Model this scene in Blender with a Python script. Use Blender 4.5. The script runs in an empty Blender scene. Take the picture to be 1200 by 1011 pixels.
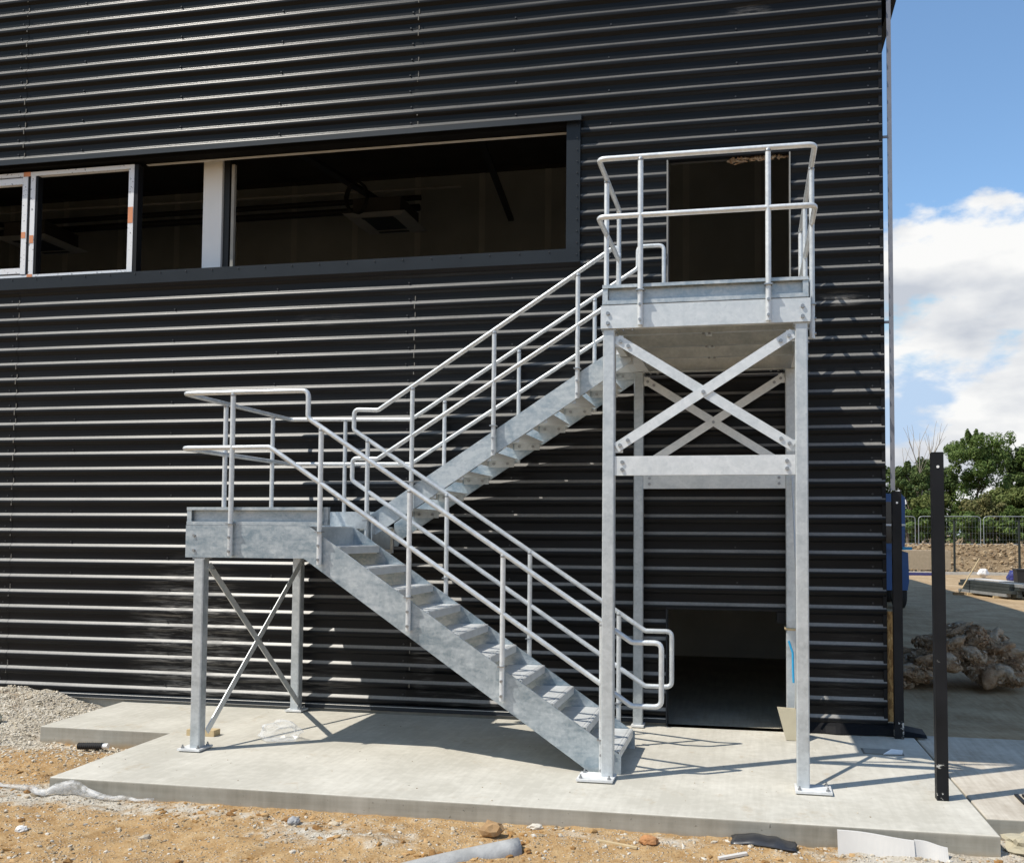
import bpy, bmesh, math, random
from mathutils import Vector, Matrix, noise
random.seed(7)
SC = bpy.context.scene
COL = SC.collection
R = math.radians

# ------------------------------------------------------------------ camera
cam_data = bpy.data.cameras.new("camera")
cam = bpy.data.objects.new("camera", cam_data)
COL.objects.link(cam)
SC.camera = cam
cam_data.sensor_width = 36.0
cam_data.lens = 36.0 * 1060.0 / 1200.0
cam_data.shift_x = (600.0 - 681.9286) / 1200.0
cam_data.shift_y = (576.5313 - 505.5) / 1200.0
cam_data.clip_start = 0.05
cam_data.clip_end = 3000.0
YAW, PIT, ROL = 0.1841, 0.0441, 0.0058
fw = Vector((-math.sin(YAW) * math.cos(PIT), math.cos(YAW) * math.cos(PIT), math.sin(PIT)))
rt0 = Vector((math.cos(YAW), math.sin(YAW), 0))
up0 = rt0.cross(fw)
rt = rt0 * math.cos(ROL) + up0 * math.sin(ROL)
up = up0 * math.cos(ROL) - rt0 * math.sin(ROL)
m = Matrix((rt, up, -fw)).transposed().to_4x4()
m.translation = Vector((1.0552, -8.7689, 1.8456))
cam.matrix_world = m

# ------------------------------------------------------------------ sun, sky, exposure
SUN_DIR = Vector((0.59, 0.355, -1.0)).normalized()          # the way light travels
sun_data = bpy.data.lights.new("sun", 'SUN')
sun_data.energy = 3.7
sun_data.angle = R(0.53)
sun_data.color = (1.0, 0.945, 0.85)
sun = bpy.data.objects.new("sun", sun_data)
COL.objects.link(sun)
sun.rotation_euler = SUN_DIR.to_track_quat('-Z', 'Y').to_euler()
sun.location = (-10, -10, 20)
to_sun = -SUN_DIR
SUN_EL = math.asin(to_sun.z)
SUN_AZ = math.atan2(to_sun.x, to_sun.y)                      # clockwise from +Y

world = bpy.data.worlds.new("World")
SC.world = world
world.use_nodes = True
wt = world.node_tree
wt.nodes.clear()
def wn(t, **k):
    n = wt.nodes.new(t)
    for a, b in k.items():
        setattr(n, a, b)
    return n
def wl(a, b):
    wt.links.new(a, b)
sky = wn('ShaderNodeTexSky', sky_type='NISHITA', sun_disc=False)
sky.sun_elevation = SUN_EL
sky.sun_rotation = SUN_AZ
sky.air_density = 1.0
sky.dust_density = 0.3
sky.ozone_density = 1.2
SKY_STRENGTH = 0.14
CLOUD_OFFSET = (7.7, 0.4, 5.68)
bg_sky = wn('ShaderNodeBackground')
bg_sky.inputs['Strength'].default_value = SKY_STRENGTH
tint = wn('ShaderNodeMix', data_type='RGBA', blend_type='MULTIPLY')
tint.inputs[0].default_value = 1.0
tint.inputs[7].default_value = (0.90, 1.03, 1.07, 1)
wl(sky.outputs[0], tint.inputs[6])
cap = wn('ShaderNodeMix', data_type='RGBA', blend_type='DARKEN')      # hazy air keeps the horizon from glaring
cap.inputs[0].default_value = 1.0
cap.inputs[7].default_value = (2.7, 3.55, 4.7, 1)
wl(tint.outputs[2], cap.inputs[6])
wl(cap.outputs[2], bg_sky.inputs['Color'])
tc = wn('ShaderNodeTexCoord')
mp = wn('ShaderNodeMapping')
mp.inputs['Scale'].default_value = (1.0, 1.0, 2.1)
mp.inputs['Location'].default_value = CLOUD_OFFSET
wl(tc.outputs['Generated'], mp.inputs['Vector'])
n1 = wn('ShaderNodeTexNoise')
n1.inputs['Scale'].default_value = 4.0
n1.inputs['Detail'].default_value = 12.0
n1.inputs['Roughness'].default_value = 0.56
wl(mp.outputs[0], n1.inputs['Vector'])
sep = wn('ShaderNodeSeparateXYZ')
wl(tc.outputs['Generated'], sep.inputs[0])
# fair-weather cumulus: thicker towards the horizon, thinning overhead
el = wn('ShaderNodeMapRange')
el.inputs['From Min'].default_value = 0.0
el.inputs['From Max'].default_value = 0.62
el.inputs['To Min'].default_value = 0.13
el.inputs['To Max'].default_value = -0.14
wl(sep.outputs['Z'], el.inputs['Value'])
add = wn('ShaderNodeMath', operation='ADD')
wl(n1.outputs['Fac'], add.inputs[0])
wl(el.outputs[0], add.inputs[1])
mask = wn('ShaderNodeMapRange', interpolation_type='SMOOTHSTEP')
mask.inputs['From Min'].default_value = 0.50
mask.inputs['From Max'].default_value = 0.575
wl(add.outputs[0], mask.inputs['Value'])
mp2 = wn('ShaderNodeMapping')
mp2.inputs['Scale'].default_value = (1.0, 1.0, 2.4)
mp2.inputs['Location'].default_value = (4.2, 1.7, 0.35)
wl(tc.outputs['Generated'], mp2.inputs['Vector'])
n2 = wn('ShaderNodeTexNoise')
n2.inputs['Scale'].default_value = 5.5
n2.inputs['Detail'].default_value = 9.0
wl(mp2.outputs[0], n2.inputs['Vector'])
cr = wn('ShaderNodeValToRGB')
cr.color_ramp.elements[0].position = 0.38
cr.color_ramp.elements[0].color = (0.58, 0.62, 0.69, 1)
cr.color_ramp.elements[1].position = 0.57
cr.color_ramp.elements[1].color = (0.98, 0.98, 0.97, 1)
wl(n2.outputs['Fac'], cr.inputs['Fac'])
bg_cl = wn('ShaderNodeBackground')
bg_cl.inputs['Strength'].default_value = 0.73
wl(cr.outputs[0], bg_cl.inputs['Color'])
mixw = wn('ShaderNodeMixShader')
wl(mask.outputs[0], mixw.inputs[0])
wl(bg_sky.outputs[0], mixw.inputs[1])
wl(bg_cl.outputs[0], mixw.inputs[2])
wo = wn('ShaderNodeOutputWorld')
wl(mixw.outputs[0], wo.inputs['Surface'])

SC.view_settings.view_transform = 'Standard'
SC.view_settings.look = 'None'
SC.view_settings.exposure = 0.44
SC.view_settings.gamma = 1.0
SC.view_settings.use_curve_mapping = False
SC.render.engine = 'CYCLES'
SC.cycles.max_bounces = 8
SC.cycles.use_denoising = True

# ------------------------------------------------------------------ materials
MATS = {}
class Mat:
    """small helper round a node material"""
    def __init__(s, name):
        s.m = bpy.data.materials.new(name)
        s.m.use_nodes = True
        s.t = s.m.node_tree
        s.p = s.t.nodes['Principled BSDF']
        MATS[name] = s.m
    def n(s, t, **k):
        x = s.t.nodes.new(t)
        for a, b in k.items():
            setattr(x, a, b)
        return x
    def l(s, a, b):
        s.t.links.new(a, b)
    def coords(s, kind='Object', scale=(1, 1, 1)):
        if kind == 'World':
            g = s.n('ShaderNodeNewGeometry').outputs['Position']
        else:
            g = s.n('ShaderNodeTexCoord').outputs[kind]
        mpn = s.n('ShaderNodeMapping')
        mpn.inputs['Scale'].default_value = scale
        s.l(g, mpn.inputs['Vector'])
        return mpn.outputs[0]
    def noise(s, vec, scale, detail=6, rough=0.55, dist=0.0):
        x = s.n('ShaderNodeTexNoise')
        x.inputs['Scale'].default_value = scale
        x.inputs['Detail'].default_value = detail
        x.inputs['Roughness'].default_value = rough
        x.inputs['Distortion'].default_value = dist
        s.l(vec, x.inputs['Vector'])
        return x.outputs['Fac']
    def ramp(s, fac, stops, interp='LINEAR'):
        x = s.n('ShaderNodeValToRGB')
        x.color_ramp.interpolation = interp
        e = x.color_ramp.elements
        while len(e) < len(stops):
            e.new(0.5)
        for i, (p, c) in enumerate(stops):
            e[i].position = p
            e[i].color = (*c, 1) if len(c) == 3 else c
        s.l(fac, x.inputs['Fac'])
        return x.outputs['Color']
    def math(s, op, a, b=None, c=None, clamp=False):
        x = s.n('ShaderNodeMath', operation=op)
        x.use_clamp = clamp
        for i, v in enumerate((a, b, c)):
            if v is None:
                continue
            if isinstance(v, (int, float)):
                x.inputs[i].default_value = v
            else:
                s.l(v, x.inputs[i])
        return x.outputs[0]
    def rng(s, v, a, b, c=0.0, d=1.0, smooth=True):
        x = s.n('ShaderNodeMapRange')
        x.interpolation_type = 'SMOOTHSTEP' if smooth else 'LINEAR'
        s.l(v, x.inputs['Value'])
        for k, val in zip(('From Min', 'From Max', 'To Min', 'To Max'), (a, b, c, d)):
            x.inputs[k].default_value = val
        return x.outputs[0]
    def mix(s, fac, a, b, mode='MIX'):
        x = s.n('ShaderNodeMix', data_type='RGBA', blend_type=mode)
        for sock, v in ((x.inputs[0], fac), (x.inputs[6], a), (x.inputs[7], b)):
            if isinstance(v, (int, float)):
                sock.default_value = v
            elif isinstance(v, tuple):
                sock.default_value = (*v, 1) if len(v) == 3 else v
            else:
                s.l(v, sock)
        return x.outputs[2]
    def bump(s, h, strength=0.3, dist=0.01):
        x = s.n('ShaderNodeBump')
        x.inputs['Strength'].default_value = strength
        x.inputs['Distance'].default_value = dist
        s.l(h, x.inputs['Height'])
        s.l(x.outputs[0], s.p.inputs['Normal'])
    def set(s, **k):
        for a, v in k.items():
            sock = s.p.inputs[a.replace('_', ' ')]
            if isinstance(v, (int, float)):
                sock.default_value = v
            elif isinstance(v, tuple):
                sock.default_value = (*v, 1) if len(v) == 3 else v
            else:
                s.l(v, sock)
        return s.m

def simple(name, col, rough=0.6, metal=0.0, var=0.12, scale=8.0, bump=0.0, spec=0.5):
    a = Mat(name)
    v = a.coords('World')
    f = a.noise(v, scale)
    d = tuple(max(0, c * (1 - var)) for c in col)
    e = tuple(min(1, c * (1 + var)) for c in col)
    c = a.ramp(f, [(0.3, d), (0.7, e)])
    if bump:
        a.bump(a.noise(v, scale * 5), bump, 0.01)
    a.set(Base_Color=c, Roughness=rough, Metallic=metal)
    a.p.inputs['Specular IOR Level'].default_value = spec
    return a.m

def galvanised(name, lo, hi, metal, r0, r1, streak=0.5):
    a = Mat(name)
    v = a.coords('World')
    vo = a.n('ShaderNodeTexVoronoi', feature='F1')
    vo.inputs['Scale'].default_value = 48.0
    a.l(v, vo.inputs['Vector'])
    sp = a.n('ShaderNodeSeparateColor')
    a.l(vo.outputs['Color'], sp.inputs[0])
    oi = a.n('ShaderNodeObjectInfo')
    ofs = a.n('ShaderNodeVectorMath', operation='SCALE')
    comb = a.n('ShaderNodeCombineXYZ')
    a.l(oi.outputs['Random'], comb.inputs[0])
    a.l(oi.outputs['Random'], comb.inputs[2])
    a.l(comb.outputs[0], ofs.inputs[0])
    ofs.inputs['Scale'].default_value = 37.0
    av = a.n('ShaderNodeVectorMath', operation='ADD')
    a.l(v, av.inputs[0])
    a.l(ofs.outputs[0], av.inputs[1])
    big = a.noise(av.outputs[0], 3.6, 10, 0.68, 1.2)
    mpn = a.n('ShaderNodeMapping')
    mpn.inputs['Scale'].default_value = (7, 7, 22)
    mpn.inputs['Rotation'].default_value = (0, R(40), 0)
    a.l(av.outputs[0], mpn.inputs['Vector'])
    st = a.noise(mpn.outputs[0], 0.8, 6, 0.6, 0.8)
    f = a.math('ADD', a.math('MULTIPLY', sp.outputs[0], 0.10), a.math('MULTIPLY', big, 0.62))
    f = a.math('ADD', f, a.math('MULTIPLY', st, 0.45 * streak))
    f = a.math('ADD', f, a.math('MULTIPLY', a.math('SUBTRACT', oi.outputs['Random'], 0.5), 0.16))
    c0 = 0.360 + 0.225 * streak
    c = a.ramp(f, [(c0 - 0.18, lo), (c0 + 0.17, hi)])
    r = a.rng(f, c0 - 0.15, c0 + 0.15, r0, r1)
    a.set(Base_Color=c, Roughness=r, Metallic=metal)
    return a.m
GALV = galvanised('galvanised_steel', (0.37, 0.41, 0.435), (0.62, 0.65, 0.665), 0.50, 0.36, 0.50)
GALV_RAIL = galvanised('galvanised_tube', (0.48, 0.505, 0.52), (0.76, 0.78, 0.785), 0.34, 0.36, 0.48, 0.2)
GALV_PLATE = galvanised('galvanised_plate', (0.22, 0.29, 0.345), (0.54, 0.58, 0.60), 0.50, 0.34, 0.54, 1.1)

PLATE = simple('dusty_base_plate', (0.66, 0.66, 0.65), 0.6, 0.1, 0.15, 14)
BOLT = simple('bolt_zinc', (0.34, 0.35, 0.36), 0.35, 0.75, 0.15, 30)
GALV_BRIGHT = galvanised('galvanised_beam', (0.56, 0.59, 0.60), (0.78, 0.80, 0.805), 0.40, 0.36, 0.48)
def cladding_material():
    a = Mat('black_coated_steel')
    v = a.coords('World')
    sepx = a.n('ShaderNodeSeparateXYZ')
    a.l(v, sepx.inputs[0])
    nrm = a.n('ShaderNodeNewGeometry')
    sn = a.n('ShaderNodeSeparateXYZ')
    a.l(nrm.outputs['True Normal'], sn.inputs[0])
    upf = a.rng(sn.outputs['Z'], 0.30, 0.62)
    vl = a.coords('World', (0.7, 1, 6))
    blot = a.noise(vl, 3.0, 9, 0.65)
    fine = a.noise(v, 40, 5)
    # site dust with sun glint painted in on upward rib flanks, stronger near ground
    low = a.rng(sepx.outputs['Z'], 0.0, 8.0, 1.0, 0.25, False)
    dust_glint = a.math('MULTIPLY', upf, a.rng(blot, 0.25, 0.62, 0.72, 1.0))
    dust_glint = a.math('MULTIPLY', dust_glint, low)
    dust_glint = a.math('MULTIPLY', dust_glint, a.rng(fine, 0.2, 0.7, 0.8, 1.0))
    # light dusting and dirty runs on the vertical faces
    film = a.math('MULTIPLY', a.rng(blot, 0.45, 0.85, 0.0, 0.012), 1.0)
    # cement splashes low on the wall
    def blob(cx, cz, rx, rz, amt):
        dx = a.math('MULTIPLY', a.math('ADD', sepx.outputs['X'], -cx), 1.0 / rx)
        dz = a.math('MULTIPLY', a.math('ADD', sepx.outputs['Z'], -cz), 1.0 / rz)
        d = a.math('ADD', a.math('MULTIPLY', dx, dx), a.math('MULTIPLY', dz, dz))
        d = a.rng(d, 0.0, 1.0, 1.0, 0.0)
        vv = a.coords('World', (0.55, 1, 7))
        return a.math('MULTIPLY', d, a.rng(a.noise(vv, 5.0, 10, 0.72, 0.5), 0.44, 0.66, 0, amt))
    st = blob(-4.80, 0.70, 0.85, 1.0, 0.50)
    for args in ((-3.35, 4.05, 0.7, 0.10, 0.12), (2.0, 0.45, 0.35, 0.75, 0.07), (1.9, 4.06, 0.3, 0.09, 0.5),
                 (1.05, 6.95, 0.25, 0.06, 0.5), (-2.2, 0.62, 0.15, 0.6, 0.25), (-1.2, 0.2, 1.2, 0.22, 0.2),
                 (-4.2, 0.25, 1.6, 0.28, 0.25)):
        st = a.math('MAXIMUM', st, blob(*args))
    base = a.ramp(blot, [(0.3, (0.0035, 0.0038, 0.0045)), (0.75, (0.006, 0.0065, 0.0075))])
    oi = a.n('ShaderNodeObjectInfo')
    base = a.mix(a.math('MULTIPLY', oi.outputs['Random'], 0.6), base, (0.011, 0.012, 0.014))
    c = a.mix(film, base, (0.30, 0.28, 0.25))
    c = a.mix(st, c, (0.40, 0.38, 0.35))
    c = a.mix(a.math('MULTIPLY', dust_glint, 0.74), c, (0.42, 0.405, 0.38))
    rough = a.rng(a.math('ADD', st, a.math('MULTIPLY', blot, 0.12)), 0.0, 0.5, 0.33, 0.62)
    a.set(Base_Color=c, Roughness=rough)
    a.p.inputs['Specular IOR Level'].default_value = 0.17
    return a.m
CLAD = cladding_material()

def concrete(name, lo, hi, warm=(0.50, 0.42, 0.30), streak=0.35):
    a = Mat(name)
    v = a.coords('World')
    b1 = a.noise(v, 1.3, 10, 0.62)
    b2 = a.noise(v, 14, 8, 0.6)
    vs = a.coords('World', (0.9, 14, 14))
    mpn = a.n('ShaderNodeMapping')
    mpn.inputs['Rotation'].default_value = (0, 0, R(7))
    mpn.inputs['Scale'].default_value = (13, 0.8, 1)
    a.l(v, mpn.inputs['Vector'])
    br = a.noise(mpn.outputs[0], 2.0, 5, 0.6)
    f = a.math('ADD', a.math('MULTIPLY', b1, 0.55), a.math('ADD', a.math('MULTIPLY', b2, 0.25), a.math('MULTIPLY', br, streak)))
    c = a.ramp(f, [(0.40 + streak * 0.22, lo), (0.56 + streak * 0.40, hi)])
    spots = a.rng(a.noise(v, 5.5, 6, 0.75), 0.62, 0.72)
    c = a.mix(a.math('MULTIPLY', spots, 0.35), c, warm)
    mud = a.math('MULTIPLY', a.rng(a.noise(v, 2.4, 9, 0.75, 0.6), 0.56, 0.66), a.rng(a.noise(v, 17, 6, 0.7), 0.42, 0.60))
    c = a.mix(a.math('MULTIPLY', mud, 0.38), c, (0.36, 0.265, 0.155))
    pits = a.rng(a.noise(v, 55, 2, 0.5), 0.74, 0.80)
    c = a.mix(a.math('MULTIPLY', pits, 0.5), c, (0.16, 0.15, 0.13))
    a.bump(a.math('ADD', a.math('MULTIPLY', br, 0.6), b2), 0.22, 0.004)
    a.set(Base_Color=c, Roughness=0.88)
    a.p.inputs['Specular IOR Level'].default_value = 0.25
    return a.m
CONC = concrete('slab_concrete', (0.45, 0.425, 0.365), (0.60, 0.57, 0.50), (0.40, 0.32, 0.22), 0.20)
PATHC = concrete('path_concrete', (0.38, 0.33, 0.265), (0.56, 0.51, 0.43), (0.38, 0.30, 0.20), 0.4)
def formed():
    a = Mat('formed_concrete')
    v = a.coords('World')
    b1 = a.noise(v, 2.0, 10, 0.65)
    vs = a.coords('World', (9, 9, 0.6))
    run = a.noise(vs, 1.6, 6, 0.65)
    vh = a.coords('World', (0.35, 0.35, 10))
    lay = a.noise(vh, 1.4, 5, 0.6)
    f = a.math('ADD', a.math('MULTIPLY', b1, 0.45), a.math('ADD', a.math('MULTIPLY', run, 0.22), a.math('MULTIPLY', lay, 0.33)))
    c = a.ramp(f, [(0.36, (0.23, 0.215, 0.175)), (0.62, (0.42, 0.395, 0.34))])
    sp = a.n('ShaderNodeSeparateXYZ')
    a.l(v, sp.inputs[0])
    splash = a.rng(a.math('ADD', sp.outputs['Z'], a.math('MULTIPLY', a.noise(v, 6, 6), 0.09)), -0.13, -0.06, 0.75, 0.0)
    c = a.mix(splash, c, (0.36, 0.25, 0.13))
    pits = a.rng(a.noise(v, 48, 2, 0.5), 0.70, 0.76)
    c = a.mix(a.math('MULTIPLY', pits, 0.6), c, (0.12, 0.11, 0.09))
    a.bump(a.math('ADD', b1, pits), 0.3, 0.006)
    a.set(Base_Color=c, Roughness=0.9)
    a.p.inputs['Specular IOR Level'].default_value = 0.2
    return a.m
CONC_FACE = formed()
YARD = concrete('dusty_yard_concrete', (0.30, 0.20, 0.105), (0.49, 0.365, 0.22), (0.22, 0.135, 0.06), 0.3)

def earth():
    a = Mat('ochre_sandy_earth')
    v = a.coords('World')
    b1 = a.noise(v, 0.9, 8, 0.6, 0.5)
    b2 = a.noise(v, 7, 10, 0.68)
    b3 = a.noise(v, 60, 6, 0.6)
    f = a.math('ADD', a.math('MULTIPLY', b2, 0.6), a.math('MULTIPLY', b3, 0.4))
    sand = a.ramp(f, [(0.30, (0.16, 0.082, 0.028)), (0.45, (0.38, 0.235, 0.105)), (0.58, (0.47, 0.325, 0.17)), (0.70, (0.57, 0.475, 0.34))])
    grav = a.ramp(f, [(0.32, (0.20, 0.17, 0.13)), (0.5, (0.46, 0.41, 0.33)), (0.68, (0.66, 0.62, 0.55))])
    at = a.n('ShaderNodeAttribute', attribute_name='gravel')
    g = a.math('ADD', at.outputs['Fac'], a.math('MULTIPLY', a.math('SUBTRACT', b1, 0.5), 0.9))
    g = a.math('ADD', g, a.math('MULTIPLY', a.math('SUBTRACT', b2, 0.5), 1.3))
    g = a.rng(g, 0.32, 0.72)
    c = a.mix(g, sand, grav)
    damp = a.rng(a.noise(v, 1.7, 6, 0.65, 0.8), 0.55, 0.68)
    c = a.mix(a.math('MULTIPLY', damp, 0.45), c, (0.20, 0.11, 0.042))
    vo = a.n('ShaderNodeTexVoronoi', feature='F1')
    vo.inputs['Scale'].default_value = 46.0
    a.l(v, vo.inputs['Vector'])
    peb = a.rng(vo.outputs['Distance'], 0.10, 0.42, 1.0, 0.0)
    pm = a.math('MULTIPLY', peb, a.rng(a.noise(v, 12, 3), 0.42, 0.54))
    sc_ = a.n('ShaderNodeSeparateColor')
    a.l(vo.outputs['Color'], sc_.inputs[0])
    pc = a.ramp(sc_.outputs[0], [(0.0, (0.30, 0.22, 0.13)), (0.5, (0.62, 0.56, 0.47)), (1.0, (0.74, 0.70, 0.63))])
    c = a.mix(a.math('MULTIPLY', pm, 0.85), c, pc)
    h = a.math('ADD', a.math('MULTIPLY', b2, 1.0), a.math('ADD', a.math('MULTIPLY', b3, 0.45), a.math('MULTIPLY', pm, 0.5)))
    a.bump(h, 0.75, 0.03)
    a.set(Base_Color=c, Roughness=0.95)
    a.p.inputs['Specular IOR Level'].default_value = 0.15
    return a.m
EARTH = earth()

def clods():
    a = Mat('brown_spoil')
    v = a.coords('World')
    b = a.noise(v, 1.1, 10, 0.72)
    b2 = a.noise(v, 0.25, 4, 0.6)
    c = a.ramp(a.math('ADD', a.math('MULTIPLY', b, 0.75), a.math('MULTIPLY', b2, 0.25)),
               [(0.36, (0.15, 0.10, 0.055)), (0.5, (0.30, 0.21, 0.12)), (0.66, (0.44, 0.33, 0.20))])
    a.bump(b, 0.9, 0.5)
    a.set(Base_Color=c, Roughness=0.95)
    a.p.inputs['Specular IOR Level'].default_value = 0.1
    return a.m
SPOIL = clods()

def island(name, stops, rough=0.9, bump=0.0, trans=0.0, spec=0.2):
    a = Mat(name)
    g = a.n('ShaderNodeNewGeometry')
    v = a.coords('World')
    f = a.math('ADD', a.math('MULTIPLY', g.outputs['Random Per Island'], 0.75), a.math('MULTIPLY', a.noise(v, 25, 4), 0.25))
    c = a.ramp(f, stops)
    if bump:
        a.bump(a.noise(v, 60, 5), bump, 0.01)
    a.set(Base_Color=c, Roughness=rough)
    a.p.inputs['Specular IOR Level'].default_value = spec
    if trans:
        tr = a.n('ShaderNodeBsdfTranslucent')
        a.l(c, tr.inputs['Color'])
        mx = a.n('ShaderNodeMixShader')
        mx.inputs[0].default_value = trans
        a.l(a.p.outputs[0], mx.inputs[1])
        a.l(tr.outputs[0], mx.inputs[2])
        a.l(mx.outputs[0], a.t.nodes['Material Output'].inputs['Surface'])
    return a.m
STONE = island('mixed_stones', [(0.1, (0.22, 0.17, 0.11)), (0.35, (0.38, 0.30, 0.20)), (0.6, (0.48, 0.42, 0.33)), (0.9, (0.60, 0.56, 0.49))], 0.9, 0.4)
RUBBLE = island('pale_rubble', [(0.1, (0.38, 0.32, 0.23)), (0.5, (0.55, 0.48, 0.37)), (0.9, (0.72, 0.66, 0.56))], 0.92, 0.4)
LEAF = {
    'green': island('leaves_mid_green', [(0.1, (0.061, 0.101, 0.024)), (0.5, (0.115, 0.176, 0.043)), (0.9, (0.203, 0.263, 0.081))], 0.6, 0, 0.3),
    'dark': island('leaves_dark_green', [(0.1, (0.043, 0.074, 0.024)), (0.5, (0.088, 0.135, 0.041)), (0.9, (0.162, 0.203, 0.068))], 0.6, 0, 0.25),
    'olive': island('leaves_olive', [(0.1, (0.078, 0.104, 0.026)), (0.5, (0.143, 0.176, 0.049)), (0.9, (0.247, 0.260, 0.091))], 0.65, 0, 0.3),
    'brown': island('leaves_brownish', [(0.1, (0.084, 0.090, 0.030)), (0.5, (0.156, 0.162, 0.060)), (0.9, (0.276, 0.240, 0.108))], 0.7, 0, 0.3),
}
BARK = simple('bark', (0.16, 0.125, 0.09), 0.9, 0, 0.3, 6)
DEADWOOD = simple('pale_dead_wood', (0.34, 0.30, 0.25), 0.9, 0, 0.2, 6)
TRIM = simple('anthracite_trim', (0.015, 0.019, 0.024), 0.40, 0, 0.15, 3, 0, 0.25)
TRIM2 = simple('black_flashing', (0.009, 0.0095, 0.011), 0.5, 0, 0.2, 5, 0, 0.2)
MATT = simple('matt_black_lining', (0.008, 0.008, 0.008), 0.9, 0, 0.2, 3, 0, 0.1)
SCREWM = simple('screw_heads', (0.025, 0.026, 0.028), 0.45, 0.0, 0.2)
FILM = None
def film():
    a = Mat('white_protective_film')
    v = a.coords('World', (9, 9, 9))
    w = a.n('ShaderNodeTexChecker')
    ticks = a.rng(a.noise(a.coords('World', (1, 1, 1)), 34, 2), 0.64, 0.68)
    c = a.mix(a.math('MULTIPLY', ticks, 0.75), (0.74, 0.75, 0.77), (0.12, 0.12, 0.13))
    a.set(Base_Color=c, Roughness=0.35)
    return a.m
FILM = film()
ORANGE = simple('orange_tape', (0.62, 0.25, 0.12), 0.6)
WHITEP = simple('white_primer', (0.80, 0.80, 0.79), 0.55, 0, 0.04, 2)
PLASTERB = simple('grey_plasterboard', (0.40, 0.41, 0.38), 0.9, 0, 0.12, 1.5)
JOINTT = simple('joint_tape', (0.52, 0.52, 0.47), 0.9, 0, 0.1, 2)
INTFLOOR = simple('dark_screed', (0.13, 0.12, 0.10), 0.9, 0, 0.2, 1.5)
SCREED2 = concrete('ground_floor_screed', (0.32, 0.29, 0.235), (0.46, 0.42, 0.35))
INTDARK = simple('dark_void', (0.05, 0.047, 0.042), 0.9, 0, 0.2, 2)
BLACKPIPE = simple('black_pipe_lagging', (0.008, 0.008, 0.008), 0.6)
CASSETTE = simple('off_white_plastic', (0.38, 0.37, 0.34), 0.5, 0, 0.04)
BEIGE = simple('beige_steel_edge', (0.54, 0.52, 0.48), 0.6)
def postpaint():
    a = Mat('chipped_black_paint')
    v = a.coords('World')
    ch = a.rng(a.noise(v, 13, 8, 0.7, 0.4), 0.66, 0.69)
    sp = a.n('ShaderNodeSeparateXYZ')
    a.l(v, sp.inputs[0])
    low = a.rng(sp.outputs['Z'], 0.0, 0.45, 0.14, 0.0)
    ch = a.rng(a.math('ADD', a.noise(v, 13, 8, 0.7, 0.4), low), 0.69, 0.72)
    base = a.ramp(a.noise(v, 3, 6), [(0.3, (0.007, 0.0075, 0.009)), (0.75, (0.016, 0.017, 0.020))])
    c = a.mix(ch, base, (0.50, 0.48, 0.44))
    a.set(Base_Color=c, Roughness=0.5)
    a.p.inputs['Specular IOR Level'].default_value = 0.2
    return a.m
POST = postpaint()
STRIPM = simple('grey_painted_bar', (0.20, 0.205, 0.23), 0.4, 0.2)
OSB = island('osb_board', [(0.2, (0.30, 0.19, 0.08)), (0.6, (0.46, 0.32, 0.16)), (0.9, (0.60, 0.47, 0.28))])
def osb():
    a = Mat('stranded_board')
    v = a.coords('World', (1, 1, 0.35))
    c = a.ramp(a.noise(v, 30, 4, 0.7), [(0.35, (0.22, 0.12, 0.04)), (0.5, (0.42, 0.26, 0.10)), (0.66, (0.62, 0.48, 0.27))], 'CONSTANT')
    a.set(Base_Color=c, Roughness=0.8)
    return a.m
OSB = osb()
def wool():
    a = Mat('mineral_wool')
    v = a.coords('World')
    b = a.noise(v, 5, 8, 0.7, 0.4)
    b2 = a.noise(v, 1.5, 4, 0.6)
    isl = a.n('ShaderNodeNewGeometry').outputs['Random Per Island']
    c = a.ramp(a.math('ADD', a.math('MULTIPLY', b, 0.6), a.math('ADD', a.math('MULTIPLY', b2, 0.2), a.math('MULTIPLY', isl, 0.2))),
               [(0.36, (0.36, 0.21, 0.115)), (0.5, (0.60, 0.42, 0.265)), (0.64, (0.74, 0.62, 0.47))])
    a.bump(a.math('ADD', b, a.math('ADD', a.noise(v, 40, 6, 0.7), a.noise(v, 16, 6, 0.7))), 1.0, 0.05)
    a.set(Base_Color=c, Roughness=1.0)
    a.p.inputs['Specular IOR Level'].default_value = 0.05
    return a.m
WOOL = wool()
WOODM = simple('raw_softwood', (0.52, 0.40, 0.23), 0.8, 0, 0.15, 12)
FOAM = simple('beige_foam_board', (0.40, 0.355, 0.255), 0.9, 0, 0.08, 6)
WHITESHEET = simple('white_foam_sheet', (0.56, 0.535, 0.50), 0.7, 0, 0.05, 5, 0.1)
BLACKSHEET = simple('black_polythene', (0.035, 0.036, 0.04), 0.32, 0, 0.2, 10)
MEMBRANE = simple('black_membrane', (0.006, 0.006, 0.007), 0.6, 0, 0.2, 10, 0, 0.15)
def polythene():
    a = Mat('clear_polythene')
    a.set(Base_Color=(0.85, 0.86, 0.87), Roughness=0.18)
    tr = a.n('ShaderNodeBsdfTransparent')
    mx = a.n('ShaderNodeMixShader')
    lw = a.n('ShaderNodeLayerWeight')
    lw.inputs['Blend'].default_value = 0.35
    a.l(a.rng(lw.outputs['Facing'], 0.0, 0.9, 0.10, 0.62), mx.inputs[0])
    a.l(tr.outputs[0], mx.inputs[1])
    a.l(a.p.outputs[0], mx.inputs[2])
    a.l(mx.outputs[0], a.t.nodes['Material Output'].inputs['Surface'])
    return a.m
POLY = polythene()
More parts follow.
